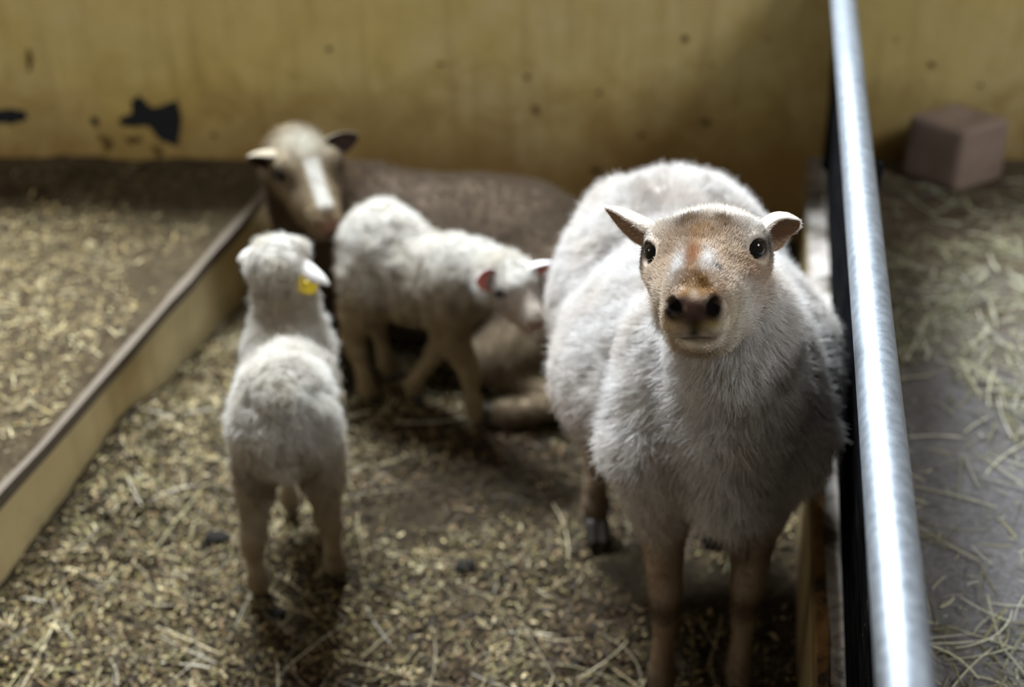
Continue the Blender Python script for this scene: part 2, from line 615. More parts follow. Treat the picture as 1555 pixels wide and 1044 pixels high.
M_WALL = plaster_mat('ochre_plaster', (0.62, 0.47, 0.155), (0.60, 0.49, 0.245), (0.26, 0.145, 0.042), 0.16, 0.55)
M_KERB = plaster_mat('ochre_kerb_paint', (0.62, 0.51, 0.28), (0.55, 0.44, 0.23), (0.17, 0.125, 0.065), -0.05, 0.16)
M_KERB2 = plaster_mat('grimy_kerb_paint', (0.24, 0.17, 0.07), (0.19, 0.14, 0.06), (0.06, 0.04, 0.02), -0.05, 0.30)
M_PEEL = flat_mat('bare_dark_render', (0.022, 0.024, 0.026), 0.9, 0.1)
M_STAIN = flat_mat('brown_splash', (0.13, 0.085, 0.03), 0.9, 0.1)
M_CAP = flat_mat('worn_kerb_cap', (0.12, 0.095, 0.070), 0.85, 0.2)

wall = mesh_obj('wall_back', *box((-2.6, WALL_Y, -0.1), (2.6, WALL_Y + 0.20, 1.45)), M_WALL, None, None, False)
wall['kind'] = 'structure'

shade_board = mesh_obj('wall_shade_board', *box((-2.6, WALL_Y - 0.13, 0.92), (2.6, WALL_Y + 0.01, 0.99)), M_CAP, None, None, False)     # unseen board added to block window light and shade the strip by the wall
shade_board['kind'] = 'structure'


def wall_patch(pts, mat, z_th=0.0015, seed=0, rough=0.004):
    """irregular flake outline on the wall face, real thin relief"""
    P = []
    n = len(pts); r = random.Random(seed)
    for i in range(n):
        a = pts[i]; b = pts[(i + 1) % n]
        for k in range(5):
            t = k / 5
            P.append((a[0] + (b[0] - a[0]) * t + r.uniform(-rough, rough), a[1] + (b[1] - a[1]) * t + r.uniform(-rough, rough)))
    n = len(P)
    V = [(x, WALL_Y + 0.001, z) for x, z in P] + [(x, WALL_Y - z_th, z) for x, z in P]
    F = [tuple(range(n, 2 * n))] + [(i, (i + 1) % n, n + (i + 1) % n, n + i) for i in range(n)]
    return V, F


def wp(px, py):
    """where a spot seen on the wall lies: (x, z) on the wall plane"""
    u, v = px - 777.5, py - 522
    fw = FPX * math.cos(PITCH) - v * math.sin(PITCH); dn = FPX * math.sin(PITCH) + v * math.cos(PITCH)
    t = WALL_Y / fw
    return (u * t, H - dn * t)


def patch(name, pix, mat, seed, rough=0.004, label=None):
    o = mesh_obj(name, *wall_patch([wp(*q) for q in pix], mat, seed=seed, rough=rough), mat, wall, None, False)
    if label: o['label'] = label
    return o


patch('peeled_patch', [(181, 181), (198, 172), (200, 150), (210, 146), (232, 163), (268, 155), (274, 180), (273, 218), (258, 220), (240, 208), (226, 192), (205, 192), (184, 191)], M_PEEL, 3, 0.004,
      'black patch of bare render where the yellow paint has peeled')
patch('peeled_patch', [(-20, 166), (38, 166), (41, 182), (15, 188), (-20, 186)], M_PEEL, 4, 0.004, 'dark bare patch at the left end of the wall')
patch('peeled_patch', [(139, 178), (149, 180), (150, 190), (143, 192), (138, 186)], M_PEEL, 5, 0.002)
patch('peeled_patch', [(148, 205), (158, 206), (172, 214), (168, 230), (160, 229), (156, 216)], M_STAIN, 6, 0.003)
patch('peeled_patch', [(40, 75), (47, 74), (49, 90), (48, 108), (42, 106)], M_STAIN, 7, 0.002)
patch('peeled_patch', [(190, 208), (214, 206), (216, 216), (196, 220)], M_STAIN, 8, 0.003)
patch('peeled_patch', [(228, 221), (244, 222), (249, 238), (240, 240)], M_STAIN, 8, 0.003)
r_ = random.Random(5)
SP = [(500, 75, 5), (667, 97, 6), (1040, 58, 9), (800, 117, 6), (814, 168, 9), (910, 140, 5), (1070, 185, 9), (1415, 98, 7), (320, 243, 7), (903, 258, 9), (1082, 100, 5),
      (325, 205, 5), (974, 205, 6), (1165, 60, 4), (1360, 60, 4), (1490, 130, 5)]
for px_, py_, s_ in SP:
    pts = []
    for k in range(6):
        a = k / 6 * 2 * math.pi; q = s_ * r_.uniform(0.5, 1.2)
        pts.append((px_ + q * math.cos(a), py_ + 0.8 * q * math.sin(a)))
    patch('dirt_fleck', pts, M_STAIN, r_.randint(0, 999), 0.001)


# bedding floor of the pen
def floor_mat(name, dark, mid, light, scale=14, bs=0.8, low=0.35):
    m, nt, b = new_mat(name, 0.95, 0.1)
    P = geo_pos(nt)
    n1 = noise_node(nt, 2.2, 4, 0.6, P, 0.5); n2 = noise_node(nt, scale, 8, 0.75, P, 1.0); n3 = noise_node(nt, scale * 9, 5, 0.7, P, 1.5)
    c1 = ramp(nt, n1.outputs['Fac'], [(0.35, dark), (0.65, mid)]).outputs[0]
    s = ramp(nt, n2.outputs['Fac'], [(0.45, (0, 0, 0)), (0.70, (0.8, 0.8, 0.8))]).outputs[0]
    c = mix(nt, s, c1, light)
    s3 = ramp(nt, n3.outputs['Fac'], [(0.40, (low, low, low)), (0.62, (1.15, 1.15, 1.15))]).outputs[0]
    c = mix(nt, 1.0, c, s3, 'MULTIPLY')
    nt.links.new(c, b.inputs['Base Color'])
    bump(nt, b, n3.outputs['Fac'], bs, 0.01)
    return m


M_BED = floor_mat('trodden_bedding', (0.028, 0.019, 0.010), (0.055, 0.040, 0.021), (0.10, 0.075, 0.04))
M_LEDGEF = floor_mat('littered_platform', (0.045, 0.030, 0.016), (0.10, 0.074, 0.040), (0.17, 0.13, 0.072))
M_AISLE = floor_mat('dusty_concrete', (0.12, 0.111, 0.108), (0.165, 0.153, 0.149), (0.22, 0.206, 0.20), 7, 0.15, 0.75)


def left_edge(y):      # x of the left platform's edge at depth y
    return -0.779 + (y - 1.785) * 0.2145


def rail_x(y):         # x of the fence line at depth y
    return 0.316 + 0.174 * (y - 0.85)


def bed_h(x, y):
    P = np.stack([x, y, 0 * x], 1)
    h = 0.010 * vnoise(P, 7, 3) + 0.006 * vnoise(P, 19, 4) + 0.003 * vnoise(P, 60, 5)
    dl = x - (left_edge(y))
    h = h + (0.085 + 0.03 * vnoise(P, 6, 8)) * np.clip(1 - dl / 0.30, 0, 1) ** 1.5 * smoothstep(3.0, 2.0, y)     # litter banked up against the kerb
    return h - 0.006


def grid_surface(name, xf0, xf1, y0, y1, nx, ny, hf, mat, skirt=0.05):
    ys = np.linspace(y0, y1, ny); t = np.linspace(0, 1, nx)
    Y = np.repeat(ys, nx); T = np.tile(t, ny)
    X = xf0(Y) * (1 - T) + xf1(Y) * T
    Z = hf(X, Y)
    V = np.stack([X, Y, Z], 1)
    i = (np.arange(ny - 1)[:, None] * nx + np.arange(nx - 1)[None, :]).ravel()
    F = np.stack([i, i + 1, i + nx + 1, i + nx], 1)
    o = mesh_obj(name, V, F, mat)
    return o


fl = grid_surface('floor', lambda y: left_edge(y) - 0.01, lambda y: rail_x(y) + 0.01, 0.55, WALL_Y + 0.01, 170, 320, bed_h, M_BED)
fl['kind'] = 'structure'

# left raised platform: body with an ochre face towards the pen and a worn timber cap
y0, y1 = 0.5, WALL_Y
V = [(-2.6, y0, -0.1), (left_edge(y0), y0, -0.1), (left_edge(y1), y1, -0.1), (-2.6, y1, -0.1)]
V += [(x, y, KERB_H - 0.02) for x, y, z in V]
F = [(4, 5, 6, 7), (0, 1, 5, 4), (1, 2, 6, 5), (2, 3, 7, 6), (3, 0, 4, 7), (0, 3, 2, 1)]
kerb = mesh_obj('trim_1', V, F, M_KERB, None, None, False); kerb['kind'] = 'structure'


def strip_along(name, fx, off0, off1, z0, z1, ya, yb, mat, parent=None, wob=0.0, n=60, seed=0, structure=False):
    """a board running along a slanting edge; off0/off1 across, z0..z1 high"""
    ys = np.linspace(ya, yb, n)
    V = []
    P = np.stack([np.full(n, float(seed)), ys, np.zeros(n)], 1)
    w0 = vnoise(P, 9, seed) * wob; w1 = vnoise(P, 11, seed + 3) * wob; w2 = vnoise(P, 8, seed + 6) * wob * 0.5
    for i, y in enumerate(ys):
        x = fx(y)
        V += [(x + off0 + w0[i], y, z0), (x + off1 + w1[i], y, z0), (x + off1 + w1[i], y, z1 + w2[i]), (x + off0 + w0[i], y, z1 + w2[i])]
    F = []
    for i in range(n - 1):
        a = i * 4
        for k in range(4):
            F.append((a + k, a + 4 + k, a + 4 + (k + 1) % 4, a + (k + 1) % 4)[::-1])
    F += [(0, 1, 2, 3)[::-1], tuple((n - 1) * 4 + k for k in range(4))]
    o = mesh_obj(name, V, [f[::-1] for f in F], mat, parent, None, False)
    if structure: o['kind'] = 'structure'
    return o


strip_along('cap_board', left_edge, -0.011, 0.003, KERB_H - 0.02, KERB_H + 0.004, y0, y1, M_CAP, kerb, 0.003, seed=2)


def ledge_h(x, y):
    P = np.stack([x, y, 0 * x], 1)
    return KERB_H - 0.004 + 0.007 * vnoise(P, 8, 13) + 0.004 * vnoise(P, 24, 14) + 0.010 * smoothstep(0.05, 0.4, left_edge(y) - x)


lf = grid_surface('floor', lambda y: y * 0 - 2.2, lambda y: left_edge(y) - 0.008, 0.55, WALL_Y, 150, 230, ledge_h, M_LEDGEF)
lf['kind'] = 'structure'

# right aisle slab, kerb face, rusty angle and crumbling mortar strip beside the fence
V = [(rail_x(y0) - 0.018, y0, -0.1), (2.6, y0, -0.1), (2.6, y1, -0.1), (rail_x(y1) - 0.018, y1, -0.1)]
V += [(x, y, KERB_H - 0.006) for x, y, z in V]
F = [(4, 5, 6, 7), (0, 1, 5, 4), (1, 2, 6, 5), (2, 3, 7, 6), (3, 0, 4, 7), (0, 3, 2, 1)]
kr = mesh_obj('trim_2', V, F, M_KERB2, None, None, False); kr['kind'] = 'structure'


def aisle_h(x, y):
    P = np.stack([x, y, 0 * x], 1)
    return KERB_H + 0.002 * vnoise(P, 5, 23) + 0.0008 * vnoise(P, 40, 24)


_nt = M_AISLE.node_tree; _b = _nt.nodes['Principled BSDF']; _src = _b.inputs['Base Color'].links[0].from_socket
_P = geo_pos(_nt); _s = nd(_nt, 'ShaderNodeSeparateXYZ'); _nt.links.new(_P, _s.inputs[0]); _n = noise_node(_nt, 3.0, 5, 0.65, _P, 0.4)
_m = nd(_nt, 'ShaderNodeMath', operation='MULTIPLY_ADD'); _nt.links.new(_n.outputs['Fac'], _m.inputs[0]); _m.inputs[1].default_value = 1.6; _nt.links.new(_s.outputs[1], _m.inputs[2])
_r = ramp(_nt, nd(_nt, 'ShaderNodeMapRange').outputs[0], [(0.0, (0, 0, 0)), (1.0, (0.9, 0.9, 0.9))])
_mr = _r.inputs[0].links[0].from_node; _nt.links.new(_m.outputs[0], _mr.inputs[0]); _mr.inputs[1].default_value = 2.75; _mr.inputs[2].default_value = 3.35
_nt.links.new(mix(_nt, _r.outputs[0], _src, (0.075, 0.052, 0.030)), _b.inputs['Base Color'])      # shade by the wall painted in as brown over the aisle's far end
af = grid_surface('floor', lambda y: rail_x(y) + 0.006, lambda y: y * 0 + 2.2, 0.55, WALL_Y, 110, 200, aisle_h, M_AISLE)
af['kind'] = 'structure'

m, nt, b = new_mat('rusty_iron', 0.85, 0.3)
P_ = geo_pos(nt); n1 = noise_node(nt, 13, 6, 0.7, P_, 0.5); n2 = noise_node(nt, 120, 4, 0.8, P_)
c = ramp(nt, n1.outputs['Fac'], [(0.38, (0.035, 0.022, 0.014)), (0.50, (0.22, 0.11, 0.035)), (0.68, (0.36, 0.20, 0.07))]).outputs[0]
c = mix(nt, ramp(nt, n2.outputs['Fac'], [(0.62, (0, 0, 0)), (0.70, (0.6, 0.6, 0.6))]).outputs[0], c, (0.55, 0.40, 0.22))
nt.links.new(c, b.inputs['Base Color']); bump(nt, b, n2.outputs['Fac'], 0.6, 0.002)
M_RUST = m
m, nt, b = new_mat('chipped_pale_mortar', 0.9, 0.15)
P_ = geo_pos(nt); n1 = noise_node(nt, 10, 5, 0.7, P_, 0.5); n2 = noise_node(nt, 90, 4, 0.7, P_)
c = ramp(nt, n1.outputs['Fac'], [(0.38, (0.06, 0.05, 0.035)), (0.50, (0.32, 0.285, 0.25)), (0.7, (0.50, 0.46, 0.42))]).outputs[0]
nt.links.new(mix(nt, 0.4, c, n2.outputs['Color'], 'SOFT_LIGHT'), b.inputs['Base Color']); bump(nt, b, n2.outputs['Fac'], 0.7, 0.003)
M_MORTAR = m

ra = strip_along('kerb_angle_iron', rail_x, -0.012, 0.003, KERB_H - 0.008, KERB_H + 0.006, 0.6, 2.05, M_RUST, None, 0.0015, seed=4)
tag(ra, 'long rusty angle iron along the foot of the fence beside the white ewe', 'metal strip')
mo = strip_along('trim_3', rail_x, 0.003, 0.024, KERB_H - 0.01, KERB_H + 0.008, 0.6, WALL_Y, M_MORTAR, None, 0.004, 220, seed=5, structure=True)
mo2 = strip_along('trim_4', rail_x, -0.016, 0.006, KERB_H - 0.01, KERB_H + 0.006, 2.06, WALL_Y, M_MORTAR, None, 0.003, 120, seed=6, structure=True)

# ------------------------------------------------------------------ fence: galvanised rail over black boards
M_GALV, nt, b = new_mat('galvanised_steel', 0.30, 0.5)
b.inputs['Metallic'].default_value = 0.85
P_ = geo_pos(nt)
n1 = noise_node(nt, 70, 4, 0.6, P_); n2 = noise_node(nt, 170, 3, 0.8, P_); n3 = noise_node(nt, 500, 2, 0.5, P_)
c = ramp(nt, n1.outputs['Fac'], [(0.3, (0.22, 0.24, 0.265)), (0.7, (0.30, 0.325, 0.355))]).outputs[0]
c = mix(nt, ramp(nt, n2.outputs['Fac'], [(0.73, (0, 0, 0)), (0.77, (0.8, 0.8, 0.8))]).outputs[0], c, (0.12, 0.11, 0.10))
nt.links.new(c, b.inputs['Base Color'])
nt.links.new(ramp(nt, n1.outputs['Fac'], [(0.3, (0.50,) * 3), (0.7, (0.58,) * 3)]).outputs[0], b.inputs['Roughness'])
bump(nt, b, n3.outputs['Fac'], 0.15, 0.001)

M_BLACK, nt, b = new_mat('black_board', 1.0, 0.0)
P_ = geo_pos(nt); mp = nd(nt, 'ShaderNodeMapping'); mp.inputs['Scale'].default_value = (60, 6, 60); nt.links.new(P_, mp.inputs[0])
n1 = noise_node(nt, 1, 5, 0.6, mp.outputs[0]); n2 = noise_node(nt, 22, 5, 0.7, P_)
c = ramp(nt, n1.outputs['Fac'], [(0.4, (0.004, 0.004, 0.005)), (0.7, (0.016, 0.0155, 0.015))]).outputs[0]
c = mix(nt, ramp(nt, n2.outputs['Fac'], [(0.70, (0, 0, 0)), (0.76, (0.7, 0.7, 0.7))]).outputs[0], c, (0.40, 0.38, 0.35))
nt.links.new(c, b.inputs['Base Color'])

fence = empty('fence', (rail_x(1.8), 1.8, KERB_H), 'pen fence with a shiny galvanised top rail over black boards', 'fence')
FO = np.array([rail_x(1.8), 1.8, KERB_H])
RZ = 0.69


def tube(pts, r, ns=32, caps=True):
    pts = [np.array(p, float) for p in pts]; V = []; F = []
    for i, p in enumerate(pts):
        d = unit(pts[min(i + 1, len(pts) - 1)] - pts[max(i - 1, 0)])
        a = unit(np.cross(d, [0, 0, 1.0])) if abs(d[2]) < 0.95 else unit(np.cross(d, [0, 1.0, 0])); c = np.cross(d, a)
        rr = r[i] if isinstance(r, (list, tuple)) else r
        V += [p + rr * (math.cos(t) * a + math.sin(t) * c) for t in np.linspace(0, 2 * math.pi, ns, endpoint=False)]
    for i in range(len(pts) - 1):
        for j in range(ns):
            a = i * ns + j; b_ = i * ns + (j + 1) % ns
            F.append((a, b_, b_ + ns, a + ns))
    if caps:
        F.append(tuple(range(ns))[::-1]); F.append(tuple((len(pts) - 1) * ns + j for j in range(ns)))
    return V, F


mesh_obj('top_rail', *tube([(rail_x(y), y, RZ) for y in (0.45, 1.0, 1.6, 2.2, WALL_Y)], 0.0235, 48), M_GALV, fence, None, True, FO)
# boards hang under the rail; narrow laps between them, seen edge-on
yb = [0.5, 1.16, 1.83, 2.5, WALL_Y]
for i in range(4):
    ya_, yb_ = yb[i] + 0.002, yb[i + 1] - 0.002
    for j, (za, zb, off) in enumerate([(0.225, 0.375, 0.021), (0.378, 0.520, 0.015), (0.523, 0.655, 0.009)]):
        n = 12; ys = np.linspace(ya_, yb_, n); V = []
        for y in ys:
            x = rail_x(y)
            V += [(x + off, y, za), (x + off + 0.012, y, za), (x + off + 0.012 - 0.004, y, zb), (x + off - 0.004, y, zb)]
        F = []
        for k in range(n - 1):
            for q in range(4):
                F.append((k * 4 + q, k * 4 + (q + 1) % 4, k * 4 + 4 + (q + 1) % 4, k * 4 + 4 + q)[::-1])
        F += [(0, 1, 2, 3), tuple((n - 1) * 4 + q for q in range(4))[::-1]]
        mesh_obj('black_board', V, [f for f in F], M_BLACK, fence, None, False, FO)
for y in (0.75, 1.95, 3.0):
    mesh_obj('post', *tube([(rail_x(y) + 0.028, y, KERB_H - 0.005), (rail_x(y) + 0.028, y, RZ - 0.02)], 0.014, 16), M_BLACK, fence, None, True, FO)

# ------------------------------------------------------------------ salt lick block standing in the aisle
M_SALT, nt, b = new_mat('pink_grey_salt', 0.6, 0.35)
P_ = geo_pos(nt); n1 = noise_node(nt, 16, 4, 0.6, P_, 0.3); n2 = noise_node(nt, 120, 3, 0.6, P_)
nt.links.new(ramp(nt, n1.outputs['Fac'], [(0.3, (0.24, 0.17, 0.135)), (0.7, (0.34, 0.25, 0.205))]).outputs[0], b.inputs['Base Color'])
b.inputs['Subsurface Weight'].default_value = 0.15
b.inputs['Subsurface Radius'].default_value = (0.02, 0.01, 0.006)
bump(nt, b, n2.outputs['Fac'], 0.25, 0.002)
c0 = np.array([0.873, 2.978]); c1 = np.array([0.976, 2.868]); c2 = np.array([1.107, 2.952])
ex = c0 - c1; ey = c2 - c1
n = 16; V = []; F = []
idx = {}
def rb(u, v, w):
    # rounded block licked hollow on the top
    P = np.array([u, v, w]) * 2 - 1
    Q = np.sign(P) * np.minimum(np.abs(P), 0.80); D_ = P - Q
    l = np.linalg.norm(D_); D_ = D_ / l * 0.20 if l > 1e-9 else D_
    P = (Q + D_ + 1) / 2 if l > 1e-9 else (P + 1) / 2
    z = P[2] * 0.150
    if w > 0.98: z -= 0.010 * math.exp(-((u - 0.45) ** 2 + (v - 0.5) ** 2) / 0.08)
    g = 1 - 0.05 * P[2]
    xy = c1 + ex * (0.5 + (P[0] - 0.5) * g) + ey * (0.5 + (P[1] - 0.5) * g)
    return (xy[0], xy[1], KERB_H + 0.001 + z)
for face in range(6):
    for i in range(n):
        for j in range(n):
            q = []
            for a, b_ in ((i, j), (i + 1, j), (i + 1, j + 1), (i, j + 1)):
                t = [0, 0, 0]; axn = face // 2; t[axn] = n * (face % 2); t[(axn + 1) % 3] = a; t[(axn + 2) % 3] = b_
                t = tuple(t)
                if t not in idx:
                    idx[t] = len(V); V.append(rb(*(x / n for x in t)))
                q.append(idx[t])
            F.append(tuple(q) if face % 2 else tuple(q[::-1]))
lick = mesh_obj('salt_block', V, F, M_SALT, None, None, True, (float(c1[0] + (ex[0] + ey[0]) / 2), float(c1[1] + (ex[1] + ey[1]) / 2), KERB_H))
# ex x ey is right-handed or not: recalc with bmesh so normals face out
import bmesh
def fix_normals(o):
    bm = bmesh.new(); bm.from_mesh(o.data); bmesh.ops.recalc_face_normals(bm, faces=bm.faces); bm.to_mesh(o.data); bm.free()
for o in list(scn.collection.objects):
    if o.type == 'MESH' and len(o.data.polygons) < 20000 and o.name.split('.')[0] not in ('floor',):
        fix_normals(o)
tag(lick, 'pinkish grey square salt lick block against the yellow wall', 'salt block')


# ------------------------------------------------------------------ straw, chaff and hay: loose stalks nobody could count
def stalks(name, label, n, place, length, width, cols, seed, kind='stuff', segs=3, lift=0.5, bendamt=0.3, cat='straw', tint=None):
    r = np.random.default_rng(seed)
    P, ang0 = place(r, n); n = len(P)
    L = length(r, n); W = width(r, n)
    ang = ang0 if ang0 is not None else r.random(n) * 2 * math.pi
    tilt = r.normal(0, lift, n) * 0.5
    d = np.stack([np.cos(ang) * np.cos(tilt), np.sin(ang) * np.cos(tilt), np.abs(np.sin(tilt))], 1)
    side = np.stack([-np.sin(ang), np.cos(ang), r.normal(0, 0.4, n)], 1); side = unit(side)
    bend = r.normal(0, bendamt, n)
    V = np.zeros((n, segs + 1, 2, 3))
    for k in range(segs + 1):
        t = k / segs - 0.5
        c = P + d * (L * t)[:, None] + np.stack([-np.sin(ang), np.cos(ang), 0 * ang], 1) * (bend * L * (t * t - 0.1))[:, None]
        c[:, 2] += np.abs(np.sin(tilt)) * L * 0.5 - np.minimum(np.abs(bend), 0.3) * L * t * t * 0.3
        w = W * (1.0 if 0 < k < segs else 0.7)
        V[:, k, 0] = c - side * w[:, None] * 0.5; V[:, k, 1] = c + side * w[:, None] * 0.5
    m_ = (segs + 1) * 2
    base = (np.arange(n) * m_)[:, None]
    F = np.concatenate([base + np.array([[2 * k, 2 * k + 1, 2 * k + 3, 2 * k + 2]]) for k in range(segs)], 0)
    C = np.asarray(cols)[r.integers(0, len(cols), n)] * (0.72 if kind and name != 'hay' else 0.8) * (0.45 + 1.05 * r.random(n))[:, None]
    if tint is not None:
        C = C * tint(P)
    col = np.repeat(C, m_, axis=0)
    o = mesh_obj(name, V.reshape(-1, 3), F, M_STRAW, None, col, False)
    tag(o, label, cat, None, kind)
    return o


def in_pen(r, n):
    y = 0.75 + (WALL_Y - 0.78) * r.random(n) ** 0.9
    x = left_edge(y) + 0.01 + (rail_x(y) - 0.03 - left_edge(y)) * r.random(n)
    P = np.stack([x, y, 0 * x], 1)
    d = vnoise(P, 4.5, 31) * 0.6 + vnoise(P, 13, 32) * 0.5
    # the middle of the pen is trampled bare, litter gathers by the kerb and in the foreground
    keep = 0.35 + 0.9 * smoothstep(0.75, 0.1, x - left_edge(y)) + 0.35 * smoothstep(1.9, 1.4, y) + 0.6 * d
    m_ = r.random(n) < keep
    x, y = x[m_], y[m_]
    return np.stack([x, y, bed_h(x, y) + 0.004 * r.random(len(x)) + 0.0015], 1), None


PALE = [(0.44, 0.36, 0.22), (0.32, 0.25, 0.14), (0.23, 0.17, 0.085), (0.25, 0.215, 0.10), (0.18, 0.155, 0.065), (0.12, 0.08, 0.04), (0.06, 0.04, 0.02), (0.62, 0.55, 0.41), (0.26, 0.22, 0.15)]
BROWN = [(0.12, 0.075, 0.038), (0.05, 0.032, 0.016), (0.17, 0.11, 0.058), (0.24, 0.17, 0.095), (0.022, 0.015, 0.008), (0.52, 0.43, 0.30), (0.035, 0.024, 0.012)]
def wet_patches(P):
    """trampled, soiled patches of the litter are browner and darker than the dry litter by the kerb"""
    Q = P * np.array([1, 1, 0])
    dl = P[:, 0] - left_edge(P[:, 1])
    w_ = smoothstep(-0.25, 0.45, vnoise(Q, 4.2, 201) * 0.8 + vnoise(Q, 12, 202) * 0.5) * smoothstep(0.10, 0.45, dl)
    dry = np.array([1.12, 1.08, 0.86]) * (1 + 0.25 * smoothstep(0.35, 0.1, dl))[:, None]
    return dry * (1 - w_[:, None]) + np.array([0.52, 0.40, 0.28]) * w_[:, None]


stalks('chaff', 'trampled brown chaff and crumbs covering the pen floor', 80000, in_pen, lambda r, n: 0.004 + 0.012 * r.random(n) ** 2,
       lambda r, n: 0.0020 + 0.0038 * r.random(n), BROWN + BROWN + PALE[:6], 11, segs=2, lift=0.9, bendamt=0.3, cat='chaff', tint=wet_patches)
stalks('straw', 'pale chopped straw littering the pen floor among the sheep', 20000, in_pen, lambda r, n: 0.008 + 0.030 * r.random(n) ** 2.6,
       lambda r, n: 0.0008 + 0.0013 * r.random(n), PALE, 12, segs=3, lift=0.5, bendamt=0.25, tint=wet_patches)
stalks('hay', 'long thin hay stems scattered over the pen floor', 900, in_pen, lambda r, n: 0.06 + 0.13 * r.random(n) ** 1.5,
       lambda r, n: 0.0012 + 0.0014 * r.random(n), PALE[:4] + PALE[7:], 13, segs=8, lift=0.14, bendamt=0.35, cat='hay')


def on_ledge(r, n):
    y = 0.9 + (WALL_Y - 0.92) * r.random(n)
    x = left_edge(y) - 0.035 - 0.95 * r.random(n) ** 0.8
    P = np.stack([x, y, 0 * x], 1)
    keep = (0.55 + 0.9 * vnoise(P, 6, 41) + 0.3 * smoothstep(0.02, 0.3, left_edge(y) - x)) * (0.12 + 0.88 * smoothstep(2.86, 2.70, y + 0.05 * vnoise(P, 9, 44)))
    m_ = r.random(n) < keep
    x, y = x[m_], y[m_]
    return np.stack([x, y, ledge_h(x, y) + 0.004 * r.random(len(x)) + 0.001], 1), None


YEL = [(0.44, 0.33, 0.13), (0.33, 0.23, 0.09), (0.50, 0.40, 0.19), (0.24, 0.165, 0.065), (0.16, 0.105, 0.045), (0.38, 0.29, 0.14), (0.62, 0.52, 0.29)]
stalks('straw', 'yellow straw strewn over the raised platform on the left', 34000, on_ledge, lambda r, n: 0.005 + 0.026 * r.random(n) ** 2.6,
       lambda r, n: 0.0012 + 0.0026 * r.random(n), YEL, 21, segs=2, lift=0.4, bendamt=0.2)

HAY = [(0.46, 0.42, 0.25), (0.60, 0.56, 0.38), (0.30, 0.27, 0.14), (0.60, 0.56, 0.42), (0.22, 0.19, 0.09), (0.34, 0.31, 0.20)]


def on_aisle(r, n):
    y = 0.95 + (WALL_Y - 0.97) * r.random(n)
    x = rail_x(y) + 0.05 + 0.75 * r.random(n)
    P = np.stack([x, y, 0 * x], 1)
    keep = 0.20 + 1.9 * np.clip(vnoise(P, 7, 51) * 0.9 + vnoise(P, 18, 52) * 0.4 + 0.12, 0, 1) + 0.15 * smoothstep(2.2, 2.6, y) + 0.5 * smoothstep(0.10, 0.0, np.abs(y - 1.42 - 0.3 * (x - 0.6))) + 0.35 * smoothstep(1.4, 1.25, y)
    m_ = r.random(n) < keep
    x, y = x[m_], y[m_]
    ang = r.normal(0.5, 0.9, len(x)) + 2.0 * vnoise(np.stack([x, y, 0 * x], 1), 5, 55)
    return np.stack([x, y, aisle_h(x, y) + 0.006 * r.random(len(x)) + 0.0012], 1), ang


stalks('hay', 'loose hay lying on the concrete aisle right of the rail', 4600, on_aisle, lambda r, n: 0.03 + 0.11 * r.random(n) ** 1.6,
       lambda r, n: 0.0013 + 0.0022 * r.random(n), HAY, 22, segs=7, lift=0.10, bendamt=0.22, cat='hay')
stalks('hay', 'short broken hay bits on the concrete aisle right of the rail', 5000, on_aisle, lambda r, n: 0.006 + 0.02 * r.random(n) ** 2,
       lambda r, n: 0.001 + 0.0014 * r.random(n), HAY, 23, segs=2, lift=0.15, bendamt=0.3, cat='hay')

# ------------------------------------------------------------------ dark dung lumps lying in the litter
M_DUNG = flat_mat('dark_dung', (0.012, 0.010, 0.008), 0.9, 0.15)
for k, (x, y, r, lab) in enumerate([(-0.498, 1.905, 0.018, 'near-black dung lump in the straw left of the lamb seen from behind'),
                                    (-0.372, 1.725, 0.013, 'small near-black dung lump right behind the heels of the lamb seen from behind'),
                                    (-0.077, 1.838, 0.015, 'near-black dung lump in the middle of the pen floor')]):
    V, F = ball(12, 16)
    V = V * (1 + 0.25 * vnoise(V + k * 7, 1.7, 300)[:, None] + 0.10 * vnoise(V + k * 7, 5, 301)[:, None]) * np.array([r * 1.25, r * 0.9, r * 0.6])
    z = float(bed_h(np.array([x]), np.array([y]))[0])
    d_ = mesh_obj('dung_lump', V + np.array([x, y, z + r * 0.40]), F, M_DUNG, None, None, True, (x, y, z))
    tag(d_, lab, 'dung')

# ================================================================== THE ANIMALS
def yaw_frame(O, az):
    """a body frame: a = towards the head, l = sideways (image right when the animal faces the camera), z = up"""
    b = np.array([math.sin(az), -math.cos(az), 0.0]); s = np.array([math.cos(az), math.sin(az), 0.0])
    O = np.array([O[0], O[1], 0.0])
    def w(a, l, z):
        return O + a * b + l * s + np.array([0, 0, z])
    w.b, w.s, w.O = b, s, O
    w.R = np.array([b, s, [0, 0, 1.0]])
    w.local = lambda P: (P - O) @ w.R.T
    return w


def finish_skin(S, h, ears, lump=None, smooth=1):
    V, F = S.mesh(h, smooth)
    N = vnormals(V, F)
    if lump is not None:
        V = V + N * lump(V)[:, None]
        N = vnormals(V, F)
    parts = [(V, F, np.zeros(len(V)))]
    for v, f, m_ in ears:
        parts.append((v, f, 1.0 + m_))
    V, F, M = merge(parts)
    N = vnormals(V, F)
    return V, F, N, M


